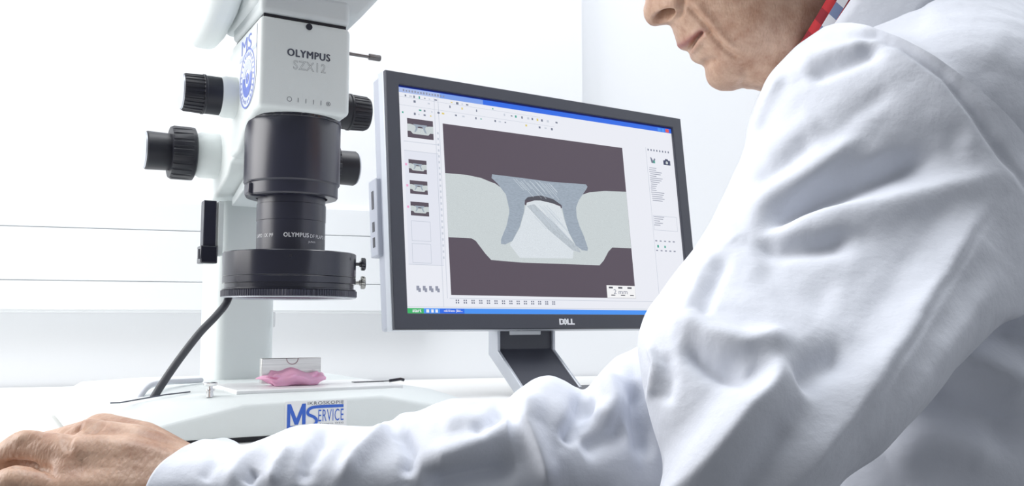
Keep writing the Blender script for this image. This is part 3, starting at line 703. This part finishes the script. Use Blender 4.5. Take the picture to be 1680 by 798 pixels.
def apply_folds(V, Fq, strokes, outward):
    """strokes: (points, width, height m, sharp) -> ridge (+) or valley (-) along the normal of the side facing the desk's front.
    width may be (wa, wb): the two sides of the stroke fall off differently."""
    N = vnormals(V, Fq) * outward
    px, py = project(V)
    vd = V - np.array([0, 0, CAM_Z]); vd /= np.linalg.norm(vd, axis=1)[:, None]
    facing = np.clip(-(N * vd).sum(1) * 2.5 + 0.35, 0, 1)
    D = np.zeros(len(V))
    for st_ in strokes:
        poly, w, h = st_[:3]
        wa, wb = w if isinstance(w, tuple) else (w, w)
        dd, sd, par = seg_dist(px, py, poly)
        ww = np.where(sd > 0, wb, wa)
        taper = np.clip(np.minimum(par, 1 - par) / 0.22, 0, 1); taper = 0.15 + 0.85 * taper * taper * (3 - 2 * taper)
        q_ = dd / ww
        if len(st_) > 3:      # crisp crest with straight flanks
            prof_ = np.clip(1 - np.sqrt(q_ * q_ + 0.01) / 1.6, 0, 1); prof_ = prof_ * prof_ * (1.6 - 0.6 * prof_)
        else: prof_ = np.exp(-q_ ** 2)
        D += h * prof_ * taper
    return V + N * (D * facing)[:, None]

def loft(sections, nr, nc, power=1.0):
    """sections: (A, B, N) each (px, py, Y): two outline points and the point nearest the viewer. Returns verts and quads."""
    T = []
    for A_, B_, N_ in sections:
        a, b_, n_ = at(*A_), at(*B_), at(*N_); c_ = (a + b_) / 2
        T.append(np.r_[c_, (b_ - a) / 2, n_ - c_])
    T = catmull(T, nr)
    ang = np.linspace(0, 2 * math.pi, nc, endpoint=False)
    ca, sa = np.cos(ang), np.sin(ang)
    ca = np.sign(ca) * np.abs(ca) ** power; sa = np.sign(sa) * np.abs(sa) ** power
    V = T[:, None, 0:3] + ca[None, :, None] * T[:, None, 3:6] + sa[None, :, None] * T[:, None, 6:9]
    idx = np.arange(nr * nc).reshape(nr, nc)
    q = np.stack([idx[:-1], np.roll(idx, -1, 1)[:-1], np.roll(idx, -1, 1)[1:], idx[1:]], -1).reshape(-1, 4)
    return V.reshape(-1, 3), q

def outward_sign(V, Fq):
    N = vnormals(V, Fq); c_ = V.mean(0)
    return 1.0 if ((V - c_) * N).sum() > 0 else -1.0

def soft_noise(V, amp, freq, seed):
    r = np.random.default_rng(seed); out = np.zeros(len(V))
    for k in range(14):
        w = r.normal(size=3) * freq * (1 + 0.25 * k); out += np.sin(V @ w + r.uniform(0, 6.28)) / (1 + 0.35 * k)
    return out * amp / 3

def cloth(name, V, q, parent, strokes, noise=(0.0012, 45, 1), caps=None, solid=0.0):
    o_ = outward_sign(V, q)
    V = V + vnormals(V, q) * o_ * soft_noise(V, *noise)[:, None]
    V = apply_folds(V, q, strokes, o_)
    f = [tuple(map(int, x)) for x in q]
    if caps:
        nc, nr, c0, c1 = caps
        f = f + [tuple(range(nc))] * c0 + [tuple((nr - 1) * nc + i for i in range(nc))] * c1
    o = obj(name, V, f, M_COAT, parent, smooth=180)
    return o

# --- coat trunk
NR, NC = 150, 180
trunk = []
for y, xf, xb, lat, Yc in ((1250, 1230, 1880, .20, .80), (1000, 1250, 1860, .195, .79), (700, 1268, 1830, .19, .785), (400, 1240, 1810, .20, .78), (200, 1238, 1780, .205, .775),
                           (100, 1268, 1730, .195, .775), (30, 1345, 1660, .150, .785), (-30, 1400, 1600, .110, .79), (-80, 1440, 1550, .080, .795)):
    yf = y + (40 if y < 300 else 0); yb = y - (40 if y < 300 else 0)
    trunk.append(((xf, yf, Yc), (xb, yb, Yc), ((xf + xb) / 2, y, Yc - lat)))
V, q = loft(trunk, NR, NC, 0.85)
coat = cloth('lab_coat', V, q, person, [
    ([(1437, 56), (1479, 73), (1551, 124), (1600, 186), (1649, 260), (1700, 330)], (10, 26), 0.006),
    ([(1500, 30), (1580, 60), (1660, 90)], 30, 0.003),
    ([(1530, 560), (1600, 590), (1690, 640)], 26, 0.016),
    ([(1500, 640), (1600, 690), (1700, 720)], 30, -0.014),
    ([(1560, 520), (1640, 540), (1700, 560)], 22, -0.014),
    ([(1440, 760), (1540, 700), (1640, 760)], 40, 0.010),
    ([(1600, 130), (1640, 170), (1700, 200)], 30, 0.002)], caps=(NC, NR, 1, 1))

# --- near sleeve: upper arm
up = [((1335, 66, .665), (1690, 330, .64), (1570, 118, .553)),
      ((1300, 88, .66), (1708, 380, .62), (1525, 190, .543)),
      ((1256, 140, .645), (1715, 440, .60), (1480, 275, .53)),
      ((1226, 250, .62), (1690, 505, .57), (1430, 375, .505)),
      ((1168, 375, .57), (1640, 535, .54), (1370, 455, .475)),
      ((1090, 480, .51), (1580, 592, .51), (1310, 535, .435)),
      ((1054, 548, .475), (1527, 655, .485), (1275, 600, .41)),
      ((1064, 650, .455), (1452, 735, .465), (1245, 690, .395)),
      ((1102, 797, .445), (1372, 798, .45), (1235, 795, .39)),
      ((1140, 930, .44), (1340, 920, .44), (1240, 930, .395)),
      ((1200, 990, .44), (1290, 990, .44), (1240, 990, .42))]
NR2, NC2 = 260, 260
V, q = loft(up, NR2, NC2, 0.95)
folds_up = [
    ([(1323, 68), (1362, 60), (1437, 56), (1479, 73), (1551, 124), (1600, 186), (1649, 260), (1700, 335)], 7, -0.004),
    ([(1316, 127), (1355, 111), (1408, 91), (1453, 72)], (10, 16), -0.007),
    ([(1300, 105), (1360, 88), (1430, 74)], 14, 0.004),
    ([(1287, 120), (1258, 176), (1235, 228)], (7, 12), 0.005),
    # big diagonal fold of the upper sleeve
    ([(1215, 384), (1265, 336), (1321, 298), (1373, 256), (1420, 215)], (26, 14), 0.006),
    ([(1226, 380), (1281, 345), (1341, 316), (1401, 296), (1461, 276), (1561, 250)], (20, 26), -0.014),
    ([(1228, 380), (1321, 357), (1441, 340), (1561, 308), (1655, 285)], (20, 34), 0.006),
    ([(1228, 396), (1281, 402), (1341, 398), (1410, 388)], (10, 22), -0.008),
    ([(1235, 430), (1300, 470), (1380, 500)], 30, -0.003),
    ([(1180, 410), (1150, 450), (1120, 520)], 12, 0.003),
    ([(1195, 420), (1165, 480), (1150, 530)], 10, -0.003),
    ([(1240, 260), (1290, 230), (1350, 190)], 20, 0.003), ([(1235, 300), (1290, 270), (1340, 225)], 14, -0.003),
    ([(1350, 250), (1400, 190), (1470, 140)], 16, -0.002),
    ([(1440, 260), (1520, 225), (1600, 230)], 30, -0.003),
    # elbow bulge
    ([(1098, 500), (1120, 535), (1160, 558), (1216, 573), (1310, 562)], (26, 18), 0.008),
    ([(1118, 552), (1168, 596), (1225, 626), (1268, 606)], (20, 22), -0.009),
    ([(1302, 572), (1225, 672), (1142, 782), (1080, 860)], (62, 46), 0.014, 1),
    ([(1400, 585), (1345, 600), (1300, 640)], 30, -0.007),
    ([(1290, 690), (1240, 760), (1200, 830)], 26, -0.003),
    # back seam of the sleeve
    ([(1641, 308), (1581, 380), (1541, 448), (1473, 560), (1380, 680), (1285, 797), (1240, 850)], (70, 40), 0.010, 1),
    ([(1648, 318), (1590, 393), (1546, 466), (1480, 572), (1388, 690), (1292, 800)], 5, -0.0012),
    ([(1640, 440), (1580, 530), (1500, 640), (1400, 760)], 22, 0.004),
    ([(1066, 560), (1078, 600), (1074, 640), (1062, 655)], 6, 0.004), ([(1090, 570), (1098, 620), (1088, 670)], 12, -0.003),
]
slv = cloth('sleeve', V, q, coat, folds_up, noise=(0.0010, 50, 2), caps=(NC2, NR2, 0, 1))

# --- near sleeve: forearm
top = [(1330, 640), (1250, 600), (1150, 572), (1060, 570), (1035, 577), (1010, 588), (985, 612), (962, 638), (945, 636), (925, 625), (900, 617), (875, 624), (850, 642), (826, 659), (790, 658), (745, 655), (715, 662), (680, 678),
       (640, 699), (600, 702), (560, 700), (520, 697), (480, 702), (440, 718), (405, 730), (372, 726), (338, 720)]
fore = []
for x, y in top:
    t = (1060 - x) / (1060 - 338)
    yb = 852 + 150 * min(1, max(0, (x - 980) / 120)); Yc = 0.500 - 0.018 * t; lat = 0.048 + 0.008 * max(t, 0)
    sh = 40 - 0 * t
    nx = x + 10 - 95 * max(0, (t - 0.72) / 0.28) ** 2
    fore.append(((x, y, Yc), (x + 10 * (1 - t), yb, Yc - 0.01), (nx, y * 0.42 + yb * 0.58, Yc - lat)))
fore[-1] = ((340, 720, .478), (318, 856, .47), (236, 812, .420))
NR3, NC3 = 280, 170
V, q = loft(fore, NR3, NC3, 0.95)
folds_fore = [
    ([(628, 702), (660, 712), (672, 740), (668, 790)], (12, 12), -0.007),
    ([(548, 797), (580, 752), (629, 707), (692, 664)], (12, 16), 0.006),
    ([(493, 800), (502, 761), (520, 729), (545, 705)], (10, 14), -0.005),
    ([(440, 797), (455, 765), (480, 730)], 10, 0.0035), ([(405, 797), (420, 770)], 8, -0.004),
    ([(370, 797), (400, 755), (440, 725)], 12, 0.003), ([(330, 790), (360, 750)], 10, -0.002),
    ([(692, 768), (783, 735), (864, 700)], (24, 26), 0.008), ([(690, 800), (783, 775), (850, 760)], 26, -0.010),
    ([(826, 662), (815, 690), (770, 720)], 12, -0.005),
    ([(880, 640), (870, 700), (890, 760), (905, 800)], (16, 14), 0.009),
    ([(962, 645), (950, 690), (925, 730)], (14, 16), -0.009),
    ([(1000, 610), (1010, 660), (990, 700)], 18, 0.007), ([(950, 740), (990, 720), (1030, 700)], 22, -0.006),
    ([(1040, 620), (1046, 680), (1060, 760)], 14, -0.009),
    ([(720, 700), (760, 690), (810, 700)], 16, 0.003)]
cloth('sleeve', V, q, coat, folds_fore, noise=(0.0008, 60, 3), caps=(NC3, NR3, 1, 0)).modifiers.new('thickness', 'SOLIDIFY').thickness = 0.0012

# --- far sleeve, hanging on the far side
far = [((1380, 60, .93), (1640, 120, .93), (1500, 60, .86)), ((1370, 200, .98), (1620, 230, .98), (1490, 200, .90)), ((1390, 500, 1.0), (1600, 520, 1.0), (1490, 500, .93)), ((1400, 800, .98), (1580, 800, .98), (1490, 800, .92))]
V, q = loft(far, 60, 60)
cloth('sleeve', V, q, coat, [], noise=(0.002, 30, 5), caps=(60, 60, 1, 1))

# --- head by inflating its profile (units: px of a plane at HD metres)
HD = 0.77
prof = [(992, -238), (1006, -170), (1020, -124), (1043, -94), (1051, -60), (1059, -25), (1060, 0), (1055.7, 14), (1057.6, 28.6), (1064, 39), (1073.6, 43.3), (1089, 41), (1099.8, 41.5), (1104.5, 51), (1108, 63), (1111, 74), (1115, 80), (1122, 83.3), (1129.5, 84.5),
        (1132, 91.7), (1135, 99), (1144, 104.5), (1152, 107), (1156.5, 112), (1157.6, 124), (1163, 137), (1175, 146.4), (1191, 149.5), (1206, 148), (1216, 145), (1229.5, 146), (1247, 149.5),
        (1265, 157), (1292, 182), (1330, 218), (1400, 225), (1480, 165), (1500, 60), (1470, 0), (1425, -50), (1397, -100), (1386, -150), (1378, -205), (1350, -262), (1300, -305), (1220, -332), (1138, -335), (1070, -320), (1020, -285)]
outl = catmull_closed(prof, 700)
def inside(px, py, poly):
    r = np.zeros(px.shape, bool); x0, y0 = poly[:, 0], poly[:, 1]; x1, y1 = np.roll(x0, -1), np.roll(y0, -1)
    for a, b_, c_, d_ in zip(x0, y0, x1, y1):
        if b_ == d_: continue
        m = ((b_ > py) != (d_ > py)) & (px < (c_ - a) * (py - b_) / (d_ - b_) + a); r ^= m
    return r
G = 3.0
gx = np.arange(980, 1520, G); gy = np.arange(-350, 240, G)
GX, GY = np.meshgrid(gx, gy)
ins = inside(GX, GY, outl)
h = np.zeros(GX.shape)
om = 1.97
ii, jj = np.indices(GX.shape); red = ((ii + jj) % 2 == 0) & ins; blk = ((ii + jj) % 2 == 1) & ins
for it in range(700):
    for msk in (red, blk):
        nb = np.zeros_like(h); nb[1:-1, 1:-1] = (h[:-2, 1:-1] + h[2:, 1:-1] + h[1:-1, :-2] + h[1:-1, 2:]) / 4
        upd = nb + 4 * G * G / 4.0
        h[msk] = (1 - om) * h[msk] + om * upd[msk]
h = np.maximum(h, 0) * ins
wpx = 0.70 * np.sqrt(h)
def head_pt(px, py, l):      # l: mm towards the viewer
    d_ = ray(px, py); p = np.array([0, 0, CAM_Z]) + d_ * HD
    L = -ray(1200, 60); L = L / np.linalg.norm(L)
    return p + L * l * 0.001
SC = HD / F_PX * 1000.0
idx = -np.ones(GX.shape, int)
near = ins.copy()
for dy in (-1, 0, 1):
    for dx in (-1, 0, 1): near |= np.roll(np.roll(ins, dy, 0), dx, 1)
rim = near & ~ins
V = []; F_ = []
fi = -np.ones(GX.shape, int); bi = fi.copy()
for i, j in zip(*np.nonzero(near)):
    x, y = GX[i, j], GY[i, j]
    if rim[i, j]:
        k = np.argmin((outl[:, 0] - x) ** 2 + (outl[:, 1] - y) ** 2); x, y = outl[k]
        fi[i, j] = bi[i, j] = len(V); V.append(head_pt(x, y, 0))
    else:
        w = wpx[i, j] * SC
        fi[i, j] = len(V); V.append(head_pt(x, y, w)); bi[i, j] = len(V); V.append(head_pt(x, y, -w))
for i in range(GX.shape[0] - 1):
    for j in range(GX.shape[1] - 1):
        if near[i, j] and near[i + 1, j] and near[i, j + 1] and near[i + 1, j + 1] and (ins[i, j] or ins[i + 1, j] or ins[i, j + 1] or ins[i + 1, j + 1]):
            F_.append((fi[i, j], fi[i, j + 1], fi[i + 1, j + 1], fi[i + 1, j])); F_.append((bi[i, j], bi[i + 1, j], bi[i + 1, j + 1], bi[i, j + 1]))
body = MB().add(V, [tuple(int(x) for x in f) for f in F_])

def capsule(p0, r0, p1, r1, n=20):
    a, b_ = Vector(p0), Vector(p1); d_ = (b_ - a); L = d_.length
    ax = d_.normalized(); pts = []; rs = []
    for k in range(7):
        t = math.pi / 2 * (1 - k / 6); pts.append(a - ax * r0 * math.sin(t)); rs.append(max(r0 * math.cos(t), 1e-4))
    for k in range(7):
        t = math.pi / 2 * k / 6; pts.append(b_ + ax * r1 * math.sin(t)); rs.append(max(r1 * math.cos(t), 1e-4))
    body.tube(pts, rs, n)
def chain(l):
    for (a, ra), (b_, rb) in zip(l[:-1], l[1:]): capsule(at(*a), ra, at(*b_), rb)
# trunk, upper arm and forearm under the coat
chain([((1470, 100, .78), .085), ((1500, 250, .78), .115), ((1540, 600, .785), .12), ((1550, 1150, .79), .13)])
chain([((1470, 110, .74), .06), ((1500, 230, .62), .036), ((1380, 500, .545), .032), ((1240, 880, .46), .026), ((800, 850, .495), .022), ((450, 830, .475), .019), ((330, 812, .468), .020)])
# hand: metacarpals
W4 = [(300, 818, .452), (300, 800, .458), (298, 788, .468), (296, 784, .484)]
MC = [(104, 812, .432), (122, 752, .444), (146, 728, .464), (168, 716, .486)]
for w_, m_, ra, rb in zip(W4, MC, (.0165, .0175, .018, .0175), (.0115, .0118, .0125, .0125)):
    mid = tuple((np.array(w_) * 0.45 + np.array(m_) * 0.55)); mid = (mid[0], mid[1] - 5, mid[2])
    chain([(w_, ra), (mid, (ra + rb) / 2 + .0015), (m_, rb)])
for (a, b_) in ((0, 1), (1, 2), (2, 3)): chain([(MC[a], .0105), (MC[b_], .0105)])
capsule(at(230, 800, .452), .019, at(210, 770, .475), .019)
# fingers: little, ring, middle, index, thumb
chain([(MC[0], .0105), ((24, 796, .427), .0092), ((-45, 818, .430), .0074), ((-82, 850, .433), .0066)])
chain([(MC[1], .0112), ((38, 737, .446), .0092), ((-18, 772, .448), .0080), ((-42, 822, .450), .0070)])
chain([(MC[2], .0115), ((48, 744, .470), .0092), ((-14, 778, .474), .0082), ((-42, 830, .478), .0070)])
chain([(MC[3], .0115), ((78, 736, .498), .0090), ((20, 772, .506), .0080), ((-8, 822, .510), .0070)])
chain([((285, 800, .49), .017), ((205, 810, .515), .014), ((130, 835, .520), .011), ((80, 850, .515), .0095)])

# ears and eyeballs
def hcap(a, ra, b_, rb): capsule(head_pt(*a), ra, head_pt(*b_), rb, 12)
for sg in (1, -1):
    er = [(1196 + 20 * math.sin(t) - 8 * math.cos(t), -92 - 46 * math.cos(t) * (1.0 if t < 3 else 0.8), sg * (82 + 8 * math.sin(t))) for t in np.linspace(-0.5, 3.4, 8)]
    for a, b_ in zip(er[:-1], er[1:]): hcap(a, .0045, b_, .0045)
    hcap((1186, -100, sg * 76), .012, (1190, -78, sg * 76), .010)
    hcap((1072, -97, sg * 27), .0115, (1072.5, -97, sg * 27.5), .0115)
bo = body.build('body', M_SKIN, person, smooth=0)
rm = bo.modifiers.new('remesh', 'REMESH'); rm.mode = 'VOXEL'; rm.voxel_size = 0.0016; rm.use_smooth_shade = True
dg = bpy.context.evaluated_depsgraph_get()
me = bpy.data.meshes.new_from_object(bo.evaluated_get(dg))
bo.modifiers.clear()
n = len(me.vertices); V = np.empty(n * 3); me.vertices.foreach_get('co', V); V = V.reshape(-1, 3)
ed = np.empty(len(me.edges) * 2, int); me.edges.foreach_get('vertices', ed); ed = ed.reshape(-1, 2)
deg = np.bincount(ed.ravel(), minlength=n).astype(float)
def lap(A):
    s_ = np.zeros_like(A)
    for k in range(A.shape[1]):
        s_[:, k] = np.bincount(ed[:, 0], A[ed[:, 1], k], n) + np.bincount(ed[:, 1], A[ed[:, 0], k], n)
    return s_ / np.maximum(deg, 1)[:, None] - A
px, py = project(V)
handy = np.clip((420 - px) / 100, 0, 1)
for it in range(11):                      # smooth (more on the hand, where the capsules meet)
    l_ = lap(V); V = V + l_ * (0.5 * np.where(it < 5, 1.0, handy))[:, None]
    l_ = lap(V); V = V - l_ * (0.46 * np.where(it < 5, 1.0, handy * 0.55))[:, None]
me.vertices.foreach_set('co', V.ravel()); me.update()
N = np.empty(n * 3); me.vertices.foreach_get('normal', N); N = N.reshape(-1, 3)
px, py = project(V)
vd = V - np.array([0, 0, CAM_Z]); vd /= np.linalg.norm(vd, axis=1)[:, None]
fc = np.clip(-(N * vd).sum(1) * 2.0 + 0.2, 0, 1)
D = np.zeros(n); lip = np.zeros(n)
def stroke(poly, w, hgt, mask=None):
    global D
    wa, wb = w if isinstance(w, tuple) else (w, w)
    dd, sd, par = seg_dist(px, py, poly); ww = np.where(sd > 0, wb, wa)
    tp = np.clip(np.minimum(par, 1 - par) / 0.2, 0, 1); tp = 0.1 + 0.9 * tp
    D += hgt * np.exp(-(dd / ww) ** 2) * tp
def ell(cx_, cy2, a, b_, rot, hgt, soft=2.0):
    global D
    c_, s_ = math.cos(math.radians(rot)), math.sin(math.radians(rot))
    x = (px - cx_) * c_ + (py - cy2) * s_; y = -(px - cx_) * s_ + (py - cy2) * c_
    r = np.sqrt((x / a) ** 2 + (y / b_) ** 2); D += hgt * np.exp(-r ** (2 * soft))
# nose wing, nostril, creases of the cheek, mouth
ell(1100, 14, 22, 17, 0, 0.0045, 1.2); ell(1068, 18, 14, 18, 0, 0.0015, 1.0)
ell(1091, 24, 17, 8.0, -27, -0.021, 2.2)
stroke([(1112, -14), (1119, 2), (1118, 20), (1108, 34)], 5, -0.004)
stroke([(1113, 0), (1134, 17), (1153, 38), (1168, 57), (1184, 76), (1206, 92), (1229, 98)], (9, 4), -0.003)
stroke([(1125, -5), (1148, 16), (1168, 40), (1184, 60), (1202, 78), (1225, 86)], 8, 0.0024)
stroke([(1128, 86), (1134, 75), (1142, 62), (1153, 52)], 3.6, -0.0075)
stroke([(1153, 51), (1160, 53), (1166, 58)], 3.0, -0.002)
stroke([(1113, 74), (1126, 66), (1146, 54)], 5.5, 0.0018); stroke([(1133, 88), (1141, 78), (1150, 66)], 6, 0.0022)
stroke([(1150, 107), (1165, 100), (1180, 100)], 7, -0.0028)
stroke([(1216, 146), (1223, 128), (1219, 108)], 6, -0.0018)
ell(1178, 125, 20, 20, 0, 0.0022, 1.0); ell(1240, 45, 60, 45, -35, 0.003, 1.0)
stroke([(1232, 146), (1262, 120), (1300, 60), (1330, 0)], 16, 0.0015)
# eye socket and brow ridge (above the frame), hand tendons, knuckle wrinkles and finger gaps
ell(1066, -98, 20, 12, -28, -0.010, 1.0)
stroke([(1030, -128), (1058, -134), (1092, -128)], 10, 0.004)
hm = px < 420
for a, b_ in (((290, 745), (130, 716)), ((290, 728), (155, 690)), ((290, 770), (115, 762))): stroke([a, ((a[0] + b_[0]) / 2, (a[1] + b_[1]) / 2 - 3), b_], 9, 0.0007)
stroke([(0, 762), (40, 762), (78, 768), (92, 786)], 4.5, -0.0035)
stroke([(136, 690), (118, 708), (108, 728), (112, 746)], 6, -0.003)
stroke([(70, 712), (40, 712), (22, 728)], 8, 0.0015)
for k in range(9):
    x = 116 + k * 6.5; stroke([(x + 14, 688 + 2 * k % 7), (x - 6, 704 + (k * 5) % 9), (x - 22, 716)], 2.4, -0.0007)
for k in range(5): stroke([(22 + k * 9, 708), (16 + k * 9, 722), (18 + k * 9, 738)], 2.5, -0.0006)
for k in range(14):
    x = 130 + k * 11; stroke([(x, 800), (x + 5, 770 - (k * 7) % 20), (x + 2, 742 - (k * 11) % 24)], 2.6, -0.0005)
V = V + N * (D * fc)[:, None]
ld, _, lp_ = seg_dist(px, py, [(1114, 76), (1128, 69), (1149, 54)]); lip = np.maximum(lip, np.exp(-(ld / 6.5) ** 2) * 0.8)
ld, _, lp_ = seg_dist(px, py, [(1133, 90), (1140, 79), (1149, 65)]); lip = np.maximum(lip, np.exp(-(ld / 4.5) ** 2) * 0.2)
me.vertices.foreach_set('co', V.ravel()); me.update()
a_ = me.attributes.new('lip', 'FLOAT', 'POINT'); a_.data.foreach_set('value', lip)
me.materials.clear(); me.materials.append(M_SKIN); shade(me)
old = bo.data; bo.data = me; bpy.data.meshes.remove(old)

# --- hair cap, ear and eye (above the frame)
hb = MB(); hv = []; hf = []
hp = np.array([(1000, -232), (1030, -282), (1075, -318), (1140, -334), (1222, -331), (1300, -304), (1350, -260), (1377, -205), (1386, -150), (1394, -105)])
hc = catmull(hp, 40); ctr = np.array([1195, -150.0])
for k, p in enumerate(hc):
    for i in range(25):
        t = -1 + 2 * i / 24; s_ = math.cos(t * math.pi / 2); e = math.sin(t * math.pi / 2)
        w = math.sin(math.pi * (k + 2) / 43) * 82 + 22
        qv = ctr + (p - ctr) * (0.35 + 0.70 * s_); hv.append(head_pt(qv[0], qv[1], e * w))
for k in range(39):
    for i in range(24): hf.append((k * 25 + i, k * 25 + i + 1, (k + 1) * 25 + i + 1, (k + 1) * 25 + i))
ho = obj('hair', hv, hf, mat('grey_hair', s2l((150, 142, 134)), 0.7, noise=0.3, nscale=200, bump=0.8, bscale=500, stretch=(1, 1, 0.2)), person, smooth=180)
ho.modifiers.new('thickness', 'SOLIDIFY').thickness = 0.006

# --- collars: checked shirt and coat
def collar(name, lo_, hi_, rad, m, thick, parent, nseg=96):
    """band round the neck: lower and upper ring given by front, back (px,py) points"""
    v = []; f = []; uvs = []
    def ringp(fr, bk, wid, a):
        c_ = (np.array(fr) + np.array(bk)) / 2; r_ = (np.array(fr) - np.array(bk)) / 2
        p2 = c_ + r_ * math.cos(a); return head_pt(p2[0], p2[1], wid * math.sin(a))
    nv = 7
    for k in range(nv):
        t = k / (nv - 1); bul = math.sin(t * math.pi) * 3
        for i in range(nseg):
            a = 2 * math.pi * i / nseg
            fr = np.array(lo_[0]) * (1 - t) + np.array(hi_[0]) * t; bk = np.array(lo_[1]) * (1 - t) + np.array(hi_[1]) * t
            v.append(ringp(fr, bk, rad[0] * (1 - t) + rad[1] * t + bul, a))
    for k in range(nv - 1):
        for i in range(nseg):
            j = (i + 1) % nseg; f.append((k * nseg + i, k * nseg + j, (k + 1) * nseg + j, (k + 1) * nseg + i))
    o = obj(name, v, f, m, parent, smooth=180)
    uvl = o.data.uv_layers.new(name='uv')
    for pl in o.data.polygons:
        for li in pl.loop_indices:
            vi = o.data.loops[li].vertex_index; i = vi % nseg; k = vi // nseg
            if i == 0 and any(o.data.loops[l2].vertex_index % nseg > nseg // 2 for l2 in pl.loop_indices): i = nseg
            uvl.data[li].uv = (i / nseg, k / (nv - 1))
    sm = o.modifiers.new('thickness', 'SOLIDIFY'); sm.thickness = thick; sm.offset = 1
    return o
M_CHECK = bpy.data.materials.new('checked_shirt'); M_CHECK.use_nodes = True
nt = M_CHECK.node_tree; b = nt.nodes['Principled BSDF']; b.inputs['Roughness'].default_value = 0.8
uvn = nt.nodes.new('ShaderNodeUVMap'); sx = nt.nodes.new('ShaderNodeSeparateXYZ'); nt.links.new(uvn.outputs[0], sx.inputs[0])
def mth(op, a, bb):
    q_ = nt.nodes.new('ShaderNodeMath'); q_.operation = op
    for i_, x in enumerate((a, bb)):
        if isinstance(x, (int, float)): q_.inputs[i_].default_value = x
        elif x is not None: nt.links.new(x, q_.inputs[i_])
    return q_.outputs[0]
ua = mth('GREATER_THAN', mth('FRACT', mth('MULTIPLY', sx.outputs[0], 27.0), None), 0.5)
vb = mth('GREATER_THAN', mth('FRACT', mth('MULTIPLY', sx.outputs[1], 2.5), None), 0.5)
def mixc(fac, c1, c2):
    q_ = nt.nodes.new('ShaderNodeMixRGB'); nt.links.new(fac, q_.inputs[0])
    for i_, x in ((1, c1), (2, c2)):
        if isinstance(x, tuple): q_.inputs[i_].default_value = (*s2l(x), 1)
        else: nt.links.new(x, q_.inputs[i_])
    return q_.outputs[0]
nt.links.new(mixc(vb, mixc(ua, (186, 44, 52), (140, 30, 44)), mixc(ua, (122, 136, 172), (226, 228, 236))), b.inputs['Base Color'])
collar('shirt_collar', ((1306, 190), (1490, -110)), ((1264, 140), (1432, -155)), (94, 86), M_CHECK, 0.002, person)
collar('coat_collar', ((1290, 215), (1560, -60)), ((1274, 160), (1458, -120)), (118, 98), M_COAT, 0.003, coat)
